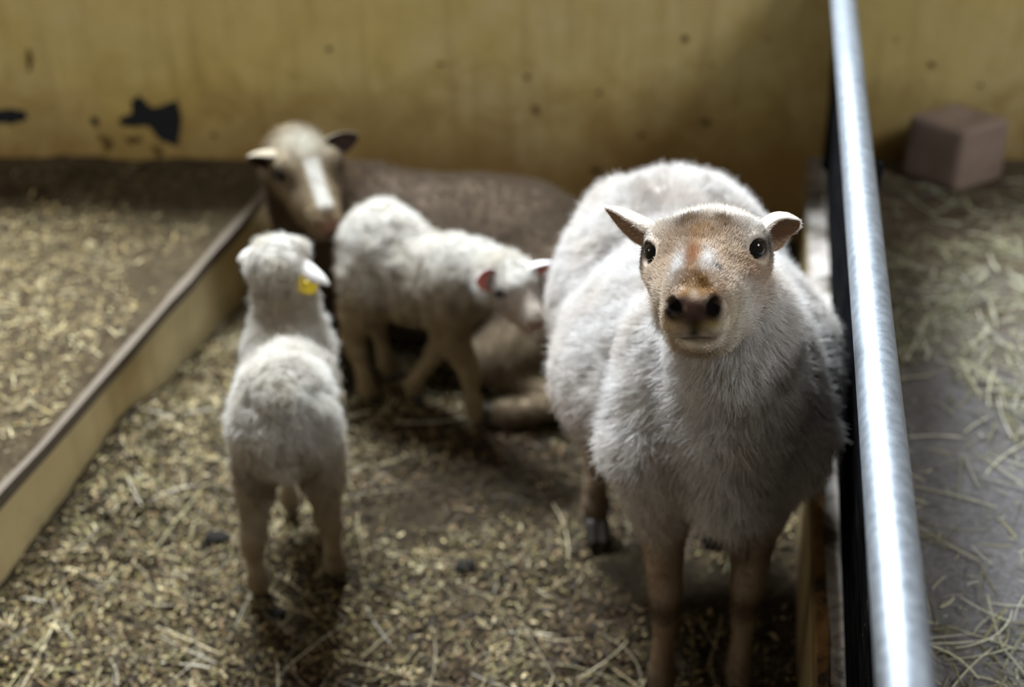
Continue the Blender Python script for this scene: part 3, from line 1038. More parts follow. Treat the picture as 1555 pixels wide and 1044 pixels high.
# ------------------------------------------------------------------ 1. the white ewe facing the camera
w = yaw_frame((0.258, 1.735), 0.079)
EO = w(0, 0, 0)
ewe = empty('ewe', EO, 'white ewe standing by the rail and looking straight up at the camera', 'sheep')
hf = Frame((0.2172, 1.43, 0.781), -0.217, math.radians(7), math.radians(8), 1.0)
S = Solid()
S.ell(w(0.00, 0.004, 0.455), (0.215, 0.158, 0.168), w.R, 0.05)
S.ell(w(-0.005, -0.003, 0.428), (0.165, 0.176, 0.145), w.R, 0.06)        # heavy belly
S.ell(w(0.0, 0.01, 0.450), (0.16, 0.168, 0.140), w.R, 0.06)
S.ell(w(0.155, 0, 0.490), (0.105, 0.104, 0.130), w.R, 0.05)           # chest
S.ell(w(-0.215, 0, 0.505), (0.120, 0.108, 0.135), w.R, 0.04)          # rump
S.cone(w(-0.17, -0.056, 0.590), w(-0.26, -0.064, 0.575), 0.044, 0.042, 0.025)
S.cone(w(-0.17, 0.056, 0.590), w(-0.26, 0.064, 0.575), 0.044, 0.042, 0.025)
S.cone(w(-0.15, 0, 0.575), w(0.15, 0, 0.580), 0.046, 0.050, 0.05)     # back line
S.cone(w(-0.29, 0, 0.560), w(-0.34, 0, 0.47), 0.028, 0.020, 0.03)     # short tail
for q in (-1, 1):
    S.cone(w(0.11, q * 0.068, 0.57), w(0.175, q * 0.088, 0.445), 0.045, 0.058, 0.022)   # shoulders
    S.chain([(w(0.170, q * 0.076, 0.41), 0.053), (w(0.165, q * 0.066, 0.32), 0.033), (w(0.187, q * 0.058, 0.188), 0.0215)], 0.03)
    S.chain([(w(0.187, q * 0.058, 0.200), 0.0205), (w(0.190, q * 0.057, 0.165), 0.0200), (w(0.190, q * 0.057, 0.135), 0.0145), (w(0.190, q * 0.057, 0.075), 0.0140), (w(0.196, q * 0.057, 0.048), 0.0190), (w(0.215, q * 0.057, 0.020), 0.0165)], 0.008)
    S.ell(w(-0.20, q * 0.105, 0.43), (0.11, 0.065, 0.15), w.R, 0.05)   # thigh
    kx = -0.105 if q < 0 else 0.095
    S.chain([(w(-0.19, kx, 0.33), 0.058), (w(-0.275, kx * 0.96, 0.215), 0.027), (w(-0.268, kx * 0.95, 0.185), 0.021), (w(-0.225, kx * 0.95, 0.085), 0.0155), (w(-0.215, kx * 0.95, 0.050), 0.020), (w(-0.195, kx * 0.95, 0.022), 0.0175)], 0.015)
S.cone(w(0.235, -0.002, 0.52), w(0.215, 0.012, 0.405), 0.058, 0.046, 0.03)           # brisket
S.cone(w(0.215, 0.012, 0.41), w(0.205, 0.014, 0.365), 0.042, 0.020, 0.03)
# neck up to the skull
S.chain([(w(0.15, 0.0, 0.56), 0.074), (w(0.225, 0.0, 0.645), 0.058), (hf(-0.060, 0, -0.050), 0.054)], 0.04)
S.cone(w(0.235, 0.004, 0.58), hf(-0.030, 0, -0.080), 0.062, 0.038, 0.03)
# hollows in front of the hips
S.ell(w(-0.155, -0.050, 0.645), (0.040, 0.024, 0.026), w.R, 0.025, -1)
S.ell(w(-0.155, 0.054, 0.642), (0.040, 0.026, 0.026), w.R, 0.025, -1)
add_head(S, hf, 1.0, 1.25, -0.005, 0.82)
eL = ear(b0 := hf(-0.030, -0.050, 0.014), b0 + np.array([-0.066, 0.025, 0.022]), (-0.15, -0.80, -0.75), 0.040, 0.62)
eR = ear(b0 := hf(-0.030, 0.052, 0.006), b0 + np.array([0.040, 0.000, 0.036]), (0.45, -0.80, -0.40), 0.044, 0.66, curl_tip=0.30, blunt=5)


def ewe_lump(V):
    l = w.local(V)
    body = smoothstep(0.25, 0.36, l[:, 2]) * smoothstep(0.17, 0.05, np.linalg.norm(V - hf(0.02, 0, 0), axis=1) * 0 + (l[:, 0] > 0.2) * 0.0)
    d, _ = seg_dist(V, hf(-0.06, 0, 0), hf(0.12, 0, -0.03))
    body = smoothstep(0.25, 0.36, l[:, 2]) * smoothstep(0.07, 0.12, d)
    return body * (0.0055 * vnoise(V, 16, 61) + 0.0040 * vnoise(V, 36, 62) + 0.0012 * vnoise(V, 80, 63))


V, F, N, M = finish_skin(S, 0.0035, [eL, eR], ewe_lump, 1)
CREAM = np.array([0.66, 0.58, 0.50]); WHITE = np.array([0.70, 0.675, 0.65])


def ewe_face_mask(P):
    d, t = seg_dist(P, hf(-0.050, 0, -0.005), hf(0.13, 0, -0.025))
    return 1 - smoothstep(0.068, 0.092, d)


def ewe_col(P):
    l = w.local(P); h = hf.local(P)
    n_ = vnoise(P, 25, 71); n2 = vnoise(P, 90, 72)
    c = mixc(WHITE, (0.60, 0.52, 0.44), np.clip(0.16 + 0.38 * n_, 0, 0.5))
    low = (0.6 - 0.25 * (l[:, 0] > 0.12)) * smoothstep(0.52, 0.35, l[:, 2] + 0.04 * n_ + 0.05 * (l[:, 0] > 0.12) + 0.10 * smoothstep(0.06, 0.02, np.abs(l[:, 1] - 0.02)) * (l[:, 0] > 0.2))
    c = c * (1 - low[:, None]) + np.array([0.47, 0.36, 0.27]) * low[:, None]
    legs = smoothstep(0.335, 0.255, l[:, 2])
    c = c * (1 - legs[:, None]) + mixc((0.38, 0.29, 0.21), (0.28, 0.20, 0.135), np.clip(0.5 + 0.5 * n_, 0, 1)) * legs[:, None]
    knee = np.exp(-((l[:, 2] - 0.172) / 0.022) ** 2) * (l[:, 0] > 0)
    c = c * (1 - 0.75 * knee[:, None]) + np.array([0.05, 0.035, 0.02]) * 0.75 * knee[:, None]
    foot = smoothstep(0.10, 0.04, l[:, 2])
    c = c * (1 - 0.7 * foot[:, None]) + np.array([0.07, 0.045, 0.025]) * 0.7 * foot[:, None]
    # shade painted into the back hollows; stains on the chest
    bk = spots(P, [(w(-0.165, -0.050, 0.625), 0.028, 0.02), (w(-0.155, 0.055, 0.622), 0.030, 0.02), (w(-0.11, 0.01, 0.63), 0.015, 0.015)])
    c = c * (1 - 0.40 * bk[:, None]) + np.array([0.28, 0.23, 0.18]) * 0.40 * bk[:, None]
    ch = spots(P, [(w(0.315, 0.010, 0.50), 0.022, 0.015)])
    c = c * (1 - 0.6 * ch[:, None]) + np.array([0.36, 0.25, 0.07]) * 0.6 * ch[:, None]
    ck = spots(P, [(hf(0.055, 0.0, -0.125), 0.020, 0.018)])
    c = c * (1 - 0.6 * ck[:, None]) + np.array([0.30, 0.23, 0.09]) * 0.6 * ck[:, None]
    # ---- the face
    fm = ewe_face_mask(P)
    a, s, u = h[:, 0], h[:, 1], h[:, 2]
    f_ = mixc((0.70, 0.61, 0.51), (0.56, 0.44, 0.32), np.clip(0.5 + 0.7 * n_, 0, 1))
    def sp(c_, col, w_, r3):
        q = ((a - c_[0]) / r3[0]) ** 2 + ((s - c_[1]) / r3[1]) ** 2 + ((u - c_[2]) / r3[2]) ** 2
        m_ = (w_ * np.exp(-q) * (1 + 0.55 * n2))[:, None].clip(0, 1)
        return f_ * (1 - m_) + np.array(col) * m_
    f_ = sp((-0.040, 0.0, 0.040), (0.74, 0.70, 0.65), 1.1, (0.04, 0.09, 0.035))
    for q in (-1, 1):
        f_ = sp((-0.01, q * 0.055, 0.030), (0.76, 0.73, 0.68), 0.85, (0.03, 0.025, 0.018))
    f_ = sp((0.004, -0.018, 0.034), (0.11, 0.09, 0.075), 1.2, (0.018, 0.017, 0.02))      # dark grey speckle on the crown
    f_ = sp((0.004, 0.020, 0.034), (0.11, 0.09, 0.075), 1.2, (0.018, 0.020, 0.02))
    f_ = sp((0.03, 0.0, 0.03), (0.40, 0.27, 0.16), 0.9, (0.035, 0.035, 0.03))
    f_ = sp((0.078, -0.006, 0.016), (0.44, 0.21, 0.07), 1.3, (0.028, 0.009, 0.03))        # rusty streak on the bridge
    f_ = sp((0.085, -0.018, 0.010), (0.78, 0.76, 0.74), 1.1, (0.04, 0.009, 0.02))
    f_ = sp((0.088, 0.010, 0.012), (0.78, 0.75, 0.72), 1.1, (0.035, 0.009, 0.02))
    f_ = sp((0.035, 0.044, -0.012), (0.36, 0.18, 0.07), 1.3, (0.030, 0.014, 0.018))       # rusty patch below the right eye
    f_ = sp((0.026, 0.040, 0.000), (0.10, 0.065, 0.045), 1.0, (0.012, 0.013, 0.008))         # tear mark
    f_ = sp((0.026, -0.043, -0.004), (0.20, 0.13, 0.08), 0.6, (0.014, 0.012, 0.010))
    f_ = sp((0.090, 0.020, 0.010), (0.13, 0.11, 0.10), 0.9, (0.006, 0.004, 0.01))
    f_ = sp((0.030, -0.055, -0.040), (0.36, 0.255, 0.17), 0.75, (0.05, 0.014, 0.03))
    f_ = sp((0.065, 0.040, -0.036), (0.78, 0.75, 0.70), 1.0, (0.045, 0.018, 0.026))
    f_ = sp((0.060, 0.036, -0.075), (0.42, 0.38, 0.33), 0.7, (0.03, 0.012, 0.012))
    f_ = sp((0.020, 0.044, -0.060), (0.76, 0.73, 0.69), 0.6, (0.04, 0.018, 0.02))
    f_ = sp((0.090, 0.0, -0.052), (0.74, 0.68, 0.56), 1.0, (0.04, 0.034, 0.018))            # pale chin
    f_ = sp((0.110, 0.032, -0.030), (0.66, 0.56, 0.40), 0.7, (0.03, 0.012, 0.02))
    f_ = sp((0.110, -0.032, -0.030), (0.55, 0.43, 0.28), 0.7, (0.03, 0.012, 0.02))
    f_ = sp((0.122, 0.0, 0.000), (0.26, 0.145, 0.055), 1.3, (0.022, 0.030, 0.024))          # brown upper nose
    f_ = sp((0.142, 0.0, -0.016), (0.085, 0.048, 0.036), 1.5, (0.020, 0.030, 0.018))       # nose leather
    for q in (-1, 1):
        f_ = sp((0.142, q * 0.019, -0.011), (0.006, 0.004, 0.004), 1.8, (0.016, 0.0100, 0.010))   # nostrils
        f_ = sp((0.004, q * 0.062, 0.009), (0.07, 0.05, 0.04), 1.1, (0.020, 0.018, 0.017))      # dark lid rims
    f_ = sp((0.140, 0.0, -0.032), (0.025, 0.015, 0.012), 1.2, (0.016, 0.008, 0.014))       # philtrum
    f_ = sp((0.138, 0.016, -0.030), (0.26, 0.19, 0.02), 0.8, (0.012, 0.012, 0.006))        # mustard crust
    f_ = sp((0.138, -0.020, -0.030), (0.36, 0.24, 0.08), 0.7, (0.012, 0.012, 0.007))
    lip = np.exp(-((u + 0.0475) / 0.0028) ** 2) * smoothstep(0.085, 0.105, a) * smoothstep(0.022, 0.014, np.abs(s))
    f_ = f_ * (1 - 0.8 * lip[:, None]) + np.array([0.09, 0.05, 0.045]) * 0.8 * lip[:, None]
    c = c * (1 - fm[:, None]) + f_ * fm[:, None]
    return c


def ear_paint(c, V, M, inner, outer, rim=None):
    c = c.copy()
    e = M >= 1
    n_ = vnoise(V, 60, 77)
    c[e] = np.where((M[e] == 2)[:, None], mixc(inner, np.array(inner) * 0.6, np.clip(0.3 + 0.6 * n_[e], 0, 1)), np.array(outer) + 0 * V[e])
    return c


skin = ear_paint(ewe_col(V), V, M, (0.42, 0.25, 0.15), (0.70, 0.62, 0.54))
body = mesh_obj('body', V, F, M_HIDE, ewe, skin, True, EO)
# lids and eyeballs
eyes(hf, ewe, EO, 0.93, (0.0118, 0.0545, 0.0085))
for q in (-1, 1):
    hoof(w(0.225, q * 0.057, 0.0), w.b, 0.022, ewe, EO)
    hoof(w(-0.185, (-0.105 if q < 0 else 0.095) * 0.95, 0.0), w.b, 0.022, ewe, EO)

isear = M >= 1


def ewe_len(P):
    l = w.local(P); fm = ewe_face_mask(P); h = hf.local(P)
    L = 0.017 + 0.005 * smoothstep(0.15, 0.28, l[:, 0]) * smoothstep(0.72, 0.6, l[:, 2]) + 0.016 * smoothstep(0.42, 0.36, l[:, 2]) * smoothstep(0.06, 0.03, np.abs(l[:, 1] - 0.012)) * (l[:, 0] > 0.15)
    L = L * smoothstep(0.27, 0.39, l[:, 2] + 0.05 * (np.abs(l[:, 1] - 0.012) < 0.04)) + 0.004
    faceL = 0.0070 + 0.004 * smoothstep(0.01, -0.04, h[:, 0])
    faceL = faceL * (1 - 0.72 * smoothstep(0.105, 0.135, h[:, 0]))
    L = L * (1 - fm) + faceL * fm
    for q in (-1, 1):
        de = np.linalg.norm(P - hf(0.014, q * 0.056, 0.0085), axis=1)
        L = L * (0.15 + 0.85 * smoothstep(0.014, 0.034, de))
    dn = np.linalg.norm(P - hf(0.142, 0, -0.018), axis=1)
    L = L * (0.12 + 0.88 * smoothstep(0.018, 0.034, dn))
    return L


def ewe_flow(P):
    l = w.local(P); fm = ewe_face_mask(P)[:, None]
    body = -0.55 * w.b + np.array([0, 0, -1.0]) * (0.7 + 0.5 * smoothstep(0.1, 0.2, l[:, 0:1])) + 0.3 * vnoise3(P, 9, 66)
    h = hf.local(P)
    face = -hf.n + 0.55 * hf.s * (h[:, 1:2] / 0.05) + 0.1 * hf.u
    return body * (1 - fm) + face * fm


nb = F.shape[0]
Fb = F[(M[F] < 1).all(1)]; Fe = F[(M[F] >= 1).all(1)]


def ewe_density(P):
    fm = ewe_face_mask(P); de = 1.0
    for q in (-1, 1):
        de = de * smoothstep(0.0145, 0.0215, np.linalg.norm(P - hf(0.0160, q * 0.057, 0.0085), axis=1)) ** 2
    dn = np.linalg.norm((hf.local(P) - np.array([0.144, 0, -0.020])) / np.array([1, 1.25, 1.0]), axis=1)
    h = hf.local(P)
    lipd = 1 - np.exp(-((h[:, 2] + 0.0475) / 0.004) ** 2) * smoothstep(0.085, 0.105, h[:, 0])
    foot = smoothstep(0.03, 0.06, w.local(P)[:, 2])
    return (0.8 + 3.2 * fm) * de * lipd * (0.03 + 0.97 * smoothstep(0.019, 0.026, dn)) * (0.3 + foot)


HAIR = 1.0
fur(ewe, EO, V, Fb, N, int(330000 * HAIR), ewe_len, ewe_flow, ewe_col, ewe_density, lift=0.62, radius=0.00032, clump=0.42, cfreq=95, seed=3, frizz=0.22)
ear_c = lambda P: np.array([0.70, 0.64, 0.57]) + 0 * P
fur(ewe, EO, V, Fe, N, int(9000 * HAIR), lambda P: 0.0035 + 0 * P[:, 0], lambda P: np.sign((P - hf.E) @ hf.s)[:, None] * hf.s, ear_c,
    None, lift=0.3, radius=0.00018, clump=0.15, seed=4, name='ear_fluff')


# ------------------------------------------------------------------ lambs
def lamb_wool(parent, O, V, Fb, N, col, length, flow, n, seed, dens=None, clump=0.55):
    fur(parent, O, V, Fb, N, int(n * HAIR), length, flow, col, dens, lift=0.62, radius=0.00034, clump=clump, cfreq=150, curl=0.0022, K=5, seed=seed, frizz=0.28)


LW = np.array([0.70, 0.675, 0.63]); LT = np.array([0.40, 0.31, 0.18])


# ---- 2. lamb seen from behind, by the kerb
w1 = yaw_frame((-0.352, 1.885), math.pi + 0.08)      # its head points away from the camera
w = w1
# for this frame +l is image LEFT, so mirror l in use
O1 = w(0, 0, 0)
lamb = empty('lamb', O1, 'small white lamb seen from behind with a yellow ear tag', 'lamb')
h1 = Frame((-0.366, 2.040, 0.475), math.pi - 0.22, math.radians(-8), math.radians(4), 0.58)
S = Solid()
S.ell(w(0.0, 0, 0.315), (0.160, 0.064, 0.076), w.R, 0.03)
S.ell(w(-0.080, 0, 0.340), (0.072, 0.062, 0.076), w.R, 0.03)
S.ell(w(-0.095, 0.0, 0.298), (0.055, 0.072, 0.072), w.R, 0.03)
S.ell(w(0.105, 0, 0.315), (0.070, 0.056, 0.080), w.R, 0.03)
S.cone(w(-0.13, -0.002, 0.370), w(-0.160, -0.004, 0.275), 0.017, 0.012, 0.012)   # tail hanging
S.chain([(w(0.10, 0, 0.345), 0.052), (w(0.125, 0.0, 0.405), 0.038), (h1(-0.055, 0, -0.02), 0.033)], 0.03)
LEGH = [(-0.100, 0.052, -0.124, 0.061), (-0.092, -0.052, -0.084, -0.059)]      # hip a,l ; hoof a,l
for ha, hl, fa, fl_ in LEGH:
    S.chain([(w(ha + 0.02, hl * 0.85, 0.285), 0.036), (w(ha - 0.010, hl, 0.208), 0.0225), (w(fa - 0.022, (hl + fl_) / 2, 0.145), 0.0155), (w(fa - 0.014, fl_, 0.120), 0.0145),
             (w(fa, fl_, 0.055), 0.0115), (w(fa + 0.004, fl_, 0.032), 0.0145), (w(fa + 0.012, fl_, 0.012), 0.0120)], 0.014)
LEGF = [(0.105, 0.030, 0.103, 0.024), (0.105, -0.034, 0.098, -0.036)]
for ha, hl, fa, fl_ in LEGF:
    S.chain([(w(ha, hl, 0.250), 0.036), (w(ha - 0.01, hl, 0.185), 0.022), (w(fa, fl_, 0.125), 0.0150), (w(fa, fl_, 0.095), 0.0120), (w(fa, fl_, 0.050), 0.0105),
             (w(fa, fl_, 0.030), 0.0135), (w(fa + 0.010, fl_, 0.012), 0.0115)], 0.012)
add_head(S, h1, 0.86, 0.9, 0.010)
# h1 looks away: its s axis points to the image's left
e1 = ear(b0 := h1(-0.036, 0.044, 0.014), b0 + np.array([-0.042, 0.002, -0.020]), (0.3, 0.5, -0.8), 0.034, 0.55)
e2 = ear(b1 := h1(-0.036, -0.050, 0.010), b1 + np.array([0.050, -0.020, -0.040]), (-0.5, -0.15, -0.85), 0.036, 0.60)


def lamb_lump(wf, hfm, amp=1.0):
    def g(V):
        l = wf.local(V)
        b_ = smoothstep(0.14, 0.24, l[:, 2]) * smoothstep(0.03, 0.06, np.linalg.norm(V - hfm(0.09, 0, -0.03), axis=1))
        return amp * b_ * (0.0062 * vnoise(V, 48, 81) + 0.0040 * vnoise(V, 100, 82)) 
    return g


V, F, N, M = finish_skin(S, 0.003, [e1, e2], lamb_lump(w1, h1), 1)


def lamb_col(wf, hfm, tan_shade=0.7, neck=None):
    def g(P):
        l = wf.local(P); h = hfm.local(P)
        n_ = vnoise(P, 30, 91); n2 = vnoise(P, 120, 92)
        c = mixc(LW, LT, np.clip(0.12 + 0.25 * n_ + 0.15 * n2, 0, 0.5))
        low = tan_shade * smoothstep(0.345, 0.20, l[:, 2] + 0.035 * n_)  # tan lower coat, partly the shade on the flanks painted in
        c = c * (1 - low[:, None]) + LT * low[:, None]
        if neck is not None:
            nk = 0.65 * np.exp(-(np.linalg.norm(P - np.array(neck), axis=1) / 0.055) ** 2)  # shaded side of the neck painted in as tan
            c = c * (1 - nk[:, None]) + LT * nk[:, None]
        foot = 0.55 * smoothstep(0.10, 0.02, l[:, 2])
        c = c * (1 - foot[:, None]) + np.array([0.26, 0.19, 0.095]) * foot[:, None]
        a, s, u = h[:, 0], h[:, 1], h[:, 2]
        face = np.exp(-np.clip(((a - 0.06) / 0.06) ** 2 + (s / 0.06) ** 2 + ((u + 0.03) / 0.06) ** 2, 0, 20) ** 1.5)
        c = c * (1 - 0.75 * face[:, None]) + np.array([0.66, 0.54, 0.47]) * 0.75 * face[:, None]
        nose = np.exp(-(((a - 0.118) / 0.016) ** 2 + (s / 0.024) ** 2 + ((u + 0.022) / 0.017) ** 2))
        c = c * (1 - nose[:, None]) + np.array([0.34, 0.11, 0.10]) * nose[:, None]
        for q in (-1, 1):
            ey = 0.8 * np.exp(-(((a - 0.010) / 0.020) ** 2 + ((s - q * 0.058) / 0.02) ** 2 + ((u - 0.006) / 0.017) ** 2))
            ey = np.maximum(ey, 0.6 * np.exp(-(((a - 0.036) / 0.012) ** 2 + ((s - q * 0.048) / 0.02) ** 2 + ((u + 0.010) / 0.008) ** 2)))
            c = c * (1 - ey[:, None]) + np.array([0.15, 0.09, 0.085]) * ey[:, None]
        return c
    return g


def lamb_len(wf, hfm, L0=0.0105):
    def g(P):
        l = wf.local(P)
        L = 0.0035 + L0 * smoothstep(0.09, 0.24, l[:, 2])
        h = hfm.local(P)
        near = smoothstep(0.16, 0.12, np.linalg.norm(h - np.array([0.05, 0, -0.02]), axis=1))
        face = near * smoothstep(-0.03, 0.02, h[:, 0] - 0.6 * np.clip(h[:, 2], 0, 1))
        return L * (1 - 0.75 * face)
    return g


def lamb_flow(wf):
    return lambda P: -0.5 * wf.b + np.array([0, 0, -0.8]) + 0 * P


c1f = lamb_col(w1, h1, 0.75, w1(0.085, 0, 0.42))
skin = ear_paint(c1f(V), V, M, (0.55, 0.25, 0.20), (0.75, 0.70, 0.66))
mesh_obj('body', V, F, M_HIDE, lamb, skin, True, O1)
eyes(h1, lamb, O1)
Fb = F[(M[F] < 1).all(1)]
lamb_wool(lamb, O1, V, Fb, N, c1f, lamb_len(w1, h1), lamb_flow(w1), 110000, 5)
Fe = F[(M[F] >= 1).all(1)]
fur(lamb, O1, V, Fe, N, 5000, lambda P: 0.003 + 0 * P[:, 0], lambda P: np.array([0, 0, -1.0]) + 0 * P, lambda P: LW + 0 * P, None, lift=0.3, radius=0.0002, clump=0.1, seed=6, name='ear_fluff')
for ha, hl, fa, fl_ in LEGH + LEGF:
    hoof(w1(fa + 0.014, fl_, 0.0), w1.b, 0.0135, lamb, O1)

# yellow two-piece ear tag hanging on the right ear's underside
M_TAG = flat_mat('yellow_tag_plastic', (0.80, 0.58, 0.02), 0.45, 0.4)


def plate(c, n, up, w_, h_, th, r=0.3):
    n = unit(n); s = unit(np.cross(up, n)); u = np.cross(n, s); P = []
    rr = r * min(w_, h_)
    for (sx, sy, a0) in ((1, 1, 0), (-1, 1, 90), (-1, -1, 180), (1, -1, 270)):
        for k in range(5):
            a = math.radians(a0 + 22.5 * k)
            P.append((sx * (w_ / 2 - rr) + rr * math.cos(a), sy * (h_ / 2 - rr) + rr * math.sin(a)))
    V = [np.array(c) + s * x + u * y + n * th / 2 for x, y in P] + [np.array(c) + s * x + u * y - n * th / 2 for x, y in P]
    k = len(P)
    F = [tuple(range(k)), tuple(range(k, 2 * k))[::-1]] + [(i, i + k, (i + 1) % k + k, (i + 1) % k) for i in range(k)]
    return V, F


tp = b1 + np.array([0.022, -0.014, -0.026])
t_ = mesh_obj('ear_tag', *plate(tp + np.array([-0.004, -0.016, -0.008]), (0.15, -1, 0.15), (0.25, 0, 1), 0.033, 0.029, 0.002), M_TAG, lamb, None, False, O1)
t_['label'] = 'yellow plastic ear tag'
s_ = mesh_obj('tag_button', *tube([tp + np.array([-0.004, -0.020, -0.004]), tp + np.array([-0.003, 0.004, 0.004])], 0.0045, 14), M_TAG, t_, None, False, O1)

# ---- 3. lamb in profile nosing towards the ewe
w2 = yaw_frame((-0.165, 2.330), math.radians(60))     # head towards image right and a little towards the camera
w = w2
O2 = w(0, 0, 0)
lamb2 = empty('lamb', O2, 'white lamb with pink ears standing side-on before the lying brown ewe', 'lamb')
h2 = Frame((0.003, 2.205, 0.328), 0.66, math.radians(-26), math.radians(-4), 0.66)
S = Solid()
S.ell(w(-0.015, 0, 0.276), (0.140, 0.068, 0.086), w.R, 0.03)
S.ell(w(-0.085, 0, 0.318), (0.078, 0.070, 0.085), w.R, 0.03)
S.ell(w(-0.100, 0, 0.255), (0.058, 0.068, 0.085), w.R, 0.03)
S.ell(w(0.065, 0, 0.285), (0.065, 0.056, 0.082), w.R, 0.03)
S.cone(w(-0.150, 0.0, 0.335), w(-0.172, -0.004, 0.225), 0.018, 0.013, 0.012)
S.chain([(w(0.075, 0, 0.315), 0.050), (w(0.110, 0.004, 0.325), 0.040), (h2(-0.058, 0, -0.015), 0.032)], 0.022)
LH = [(-0.100, -0.045, -0.113, -0.047), (-0.100, 0.045, -0.130, 0.047)]
for ha, hl, fa, fl_ in LH:
    S.chain([(w(ha + 0.015, hl * 0.8, 0.262), 0.045), (w(ha - 0.015, hl, 0.195), 0.030), (w(fa - 0.022, (hl + fl_) / 2, 0.135), 0.0190), (w(fa - 0.015, fl_, 0.112), 0.0160),
             (w(fa, fl_, 0.055), 0.0115), (w(fa + 0.003, fl_, 0.032), 0.0145), (w(fa + 0.012, fl_, 0.012), 0.0120)], 0.014)
# near foreleg planted, the other bent with its foot tipped back
S.chain([(w(0.070, -0.030, 0.250), 0.036), (w(0.085, -0.032, 0.185), 0.0250), (w(0.110, -0.020, 0.125), 0.0175), (w(0.110, -0.016, 0.100), 0.0140), (w(0.112, -0.012, 0.050), 0.0125),
         (w(0.115, -0.010, 0.030), 0.0150), (w(0.127, -0.008, 0.012), 0.0130)], 0.012)
S.chain([(w(0.070, 0.030, 0.240), 0.038), (w(0.040, 0.034, 0.185), 0.0250), (w(0.012, 0.024, 0.118), 0.0175), (w(0.002, 0.022, 0.098), 0.0145), (w(-0.028, 0.010, 0.050), 0.0120),
         (w(-0.036, 0.006, 0.034), 0.0145), (w(-0.034, 0.004, 0.014), 0.0125)], 0.012)
add_head(S, h2, 0.86, 0.9, 0.010)
e1 = ear(b0 := h2(-0.036, -0.050, 0.014), b0 + np.array([-0.030, -0.026, 0.006]), (0.55, -0.8, 0.25), 0.036, 0.62)
e2 = ear(b0 := h2(-0.030, 0.044, 0.020), b0 + np.array([0.056, -0.004, 0.012]), (0.1, -0.75, -0.65), 0.034, 0.55)
V, F, N, M = finish_skin(S, 0.003, [e1, e2], lamb_lump(w2, h2, 1.15), 1)
c2f = lamb_col(w2, h2, 0.95, w2(0.07, -0.06, 0.27))
skin = ear_paint(c2f(V), V, M, (0.62, 0.20, 0.16), (0.78, 0.72, 0.70))
mesh_obj('body', V, F, M_HIDE, lamb2, skin, True, O2)
eyes(h2, lamb2, O2)
Fb = F[(M[F] < 1).all(1)]
lamb_wool(lamb2, O2, V, Fb, N, c2f, lamb_len(w2, h2), lamb_flow(w2), 90000, 7)
for a_, l_ in ((LH[0][2], LH[0][3]), (LH[1][2], LH[1][3]), (0.115, -0.009), (-0.046, 0.004)):
    hoof(w2(a_ + 0.014, l_, 0.0), w2.b, 0.0135, lamb2, O2)

# ------------------------------------------------------------------ 4. the brown ewe lying by the wall
O3 = np.array([-0.12, 2.62, 0.0])
ewe2 = empty('ewe', O3, 'brown-grey ewe with a white blaze lying down along the yellow wall', 'sheep')
h3 = Frame((-0.390, 2.490, 0.428), 0.46, math.radians(-26), math.radians(-3), 0.97)
w3 = yaw_frame((O3[0], O3[1]), -math.pi / 2 - 0.10)       # its head end points to the image's left
w = w3
S = Solid()
S.ell(w(0.02, 0, 0.170), (0.28, 0.175, 0.165), w.R, 0.06)
S.ell(w(-0.14, 0.0, 0.180), (0.15, 0.160, 0.150), w.R, 0.06)
S.cone(w(-0.06, 0, 0.248), w(0.08, 0, 0.256), 0.070, 0.070, 0.06)
S.ell(w(0.20, 0, 0.190), (0.13, 0.130, 0.160), w.R, 0.06)
S.chain([(w(0.20, 0.02, 0.250), 0.115), (w(0.265, 0.060, 0.310), 0.080), (h3(-0.055, 0, -0.040), 0.060)], 0.05)
S.cone(w(0.25, 0.11, 0.20), w(0.28, 0.08, 0.12), 0.09, 0.08, 0.05)
# folded hind leg resting on its side towards the camera
S.chain([(w(-0.22, 0.13, 0.17), 0.105), (w(-0.17, 0.205, 0.095), 0.062), (w(-0.10, 0.235, 0.075), 0.045)], 0.05)
S.chain([(w(-0.11, 0.235, 0.070), 0.038), (w(-0.20, 0.285, 0.045), 0.026)], 0.02)
S.chain([(w(-0.20, 0.285, 0.042), 0.025), (w(-0.26, 0.315, 0.035), 0.024), (w(-0.19, 0.335, 0.026), 0.0185), (w(-0.15, 0.340, 0.026), 0.021), (w(-0.120, 0.342, 0.022), 0.017)], 0.02)
# folded forelegs under the chest
S.chain([(w(0.26, 0.10, 0.11), 0.055), (w(0.33, 0.17, 0.055), 0.034), (w(0.25, 0.22, 0.030), 0.021), (w(0.20, 0.23, 0.022), 0.018)], 0.02)
S.cone(w(-0.30, 0.02, 0.26), w(-0.345, 0.04, 0.14), 0.035, 0.024, 0.03)       # tail
add_head(S, h3)
e1 = ear(b0 := h3(-0.038, -0.046, 0.012), b0 + np.array([-0.052, -0.030, 0.004]), (0.1, -0.75, -0.75), 0.046, 0.65)
e2 = ear(b0 := h3(-0.038, 0.046, 0.012), b0 + np.array([0.070, 0.010, 0.020]), (0.0, -0.95, -0.1), 0.040, 0.55)
V, F, N, M = finish_skin(S, 0.0045, [e1, e2], lambda V: 0.005 * vnoise(V, 14, 95) + 0.002 * vnoise(V, 40, 96), 1)


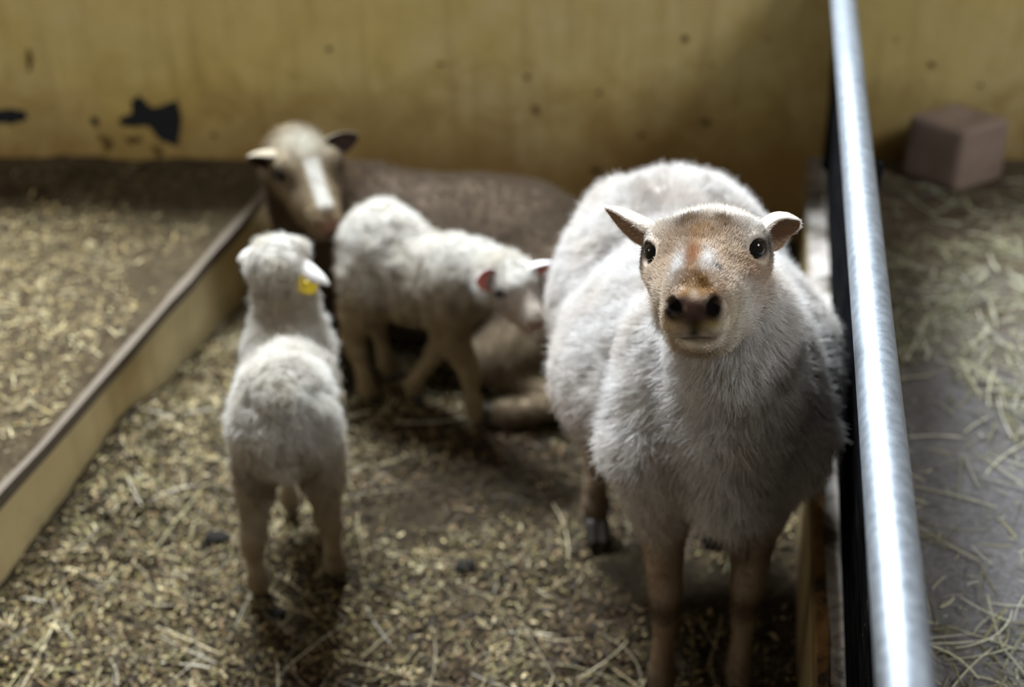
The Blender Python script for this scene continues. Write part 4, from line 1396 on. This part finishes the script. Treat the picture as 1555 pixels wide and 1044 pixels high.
def ewe2_col(P):
    l = w3.local(P); h = h3.local(P); a, s, u = h[:, 0], h[:, 1], h[:, 2]
    n_ = vnoise(P, 12, 97)
    c = mixc((0.150, 0.112, 0.080), (0.100, 0.072, 0.047), np.clip(0.5 + 0.6 * n_, 0, 1))  # brown coat, darkened to carry the wall shade the ewe lies in
    fr = smoothstep(0.10, 0.26, l[:, 0])
    c = c * (1 - 0.6 * fr[:, None]) + np.array([0.08, 0.05, 0.03]) * 0.6 * fr[:, None]
    lg = smoothstep(0.19, 0.27, l[:, 1]) * (l[:, 2] < 0.2)
    c = c * (1 - lg[:, None]) + np.array([0.20, 0.15, 0.095]) * lg[:, None]
    d, t = seg_dist(P, h3(-0.06, 0, 0), h3(0.12, 0, -0.03))
    fm = 1 - smoothstep(0.065, 0.095, d)
    f_ = mixc((0.20, 0.15, 0.09), (0.15, 0.11, 0.065), np.clip(0.5 + n_, 0, 1))
    def sp(c_, col, w_, r3):
        q = ((a - c_[0]) / r3[0]) ** 2 + ((s - c_[1]) / r3[1]) ** 2 + ((u - c_[2]) / r3[2]) ** 2
        m_ = (w_ * np.exp(-q))[:, None].clip(0, 1)
        return f_ * (1 - m_) + np.array(col) * m_
    f_ = sp((-0.045, 0, 0.05), (0.21, 0.19, 0.15), 0.95, (0.045, 0.06, 0.05))         # pale woolly poll
    f_ = sp((-0.01, 0.0, 0.05), (0.26, 0.24, 0.19), 0.7, (0.02, 0.03, 0.03))
    for q in (-1, 1):
        f_ = sp((0.008, q * 0.060, 0.009), (0.04, 0.028, 0.025), 0.95, (0.022, 0.020, 0.018))
        f_ = sp((0.035, q * 0.038, 0.005), (0.065, 0.045, 0.03), 0.95, (0.045, 0.015, 0.020))
        f_ = sp((-0.005, q * 0.030, 0.035), (0.12, 0.09, 0.06), 0.7, (0.022, 0.008, 0.02))
    bl = smoothstep(0.020, 0.011, np.abs(s)) * smoothstep(0.002, 0.02, a) * smoothstep(0.124, 0.108, a) * smoothstep(-0.025, -0.005, u)
    f_ = f_ * (1 - bl[:, None]) + np.array([0.42, 0.39, 0.34]) * bl[:, None]
    f_ = sp((0.145, 0.0, -0.012), (0.20, 0.10, 0.07), 0.95, (0.018, 0.026, 0.018))
    f_ = sp((0.12, 0.0, -0.055), (0.36, 0.28, 0.21), 0.8, (0.04, 0.04, 0.015))
    f_ = sp((0.125, 0.034, -0.03), (0.46, 0.38, 0.28), 0.7, (0.03, 0.01, 0.02))
    return c * (1 - fm[:, None]) + f_ * fm[:, None]


skin = ear_paint(ewe2_col(V), V, M, (0.06, 0.035, 0.03), (0.30, 0.25, 0.18))
mesh_obj('body', V, F, M_HIDE, ewe2, skin, True, O3)
eyes(h3, ewe2, O3)
Fb = F[(M[F] < 1).all(1)]


def ewe2_len(P):
    d, t = seg_dist(P, h3(-0.02, 0, -0.01), h3(0.12, 0, -0.03))
    return 0.004 + 0.009 * smoothstep(0.055, 0.10, d)


fur(ewe2, O3, V, Fb, N, int(70000 * HAIR), ewe2_len, lambda P: np.array([0.3, -0.2, -0.8]) + 0 * P, ewe2_col, None, lift=0.5, radius=0.0005, clump=0.16, cfreq=45, seed=9)
hoof(w3(-0.105, 0.344, 0.002), -w3.b * -1, 0.020, ewe2, O3)
hoof(w3(0.19, 0.232, 0.002), -w3.b, 0.020, ewe2, O3)
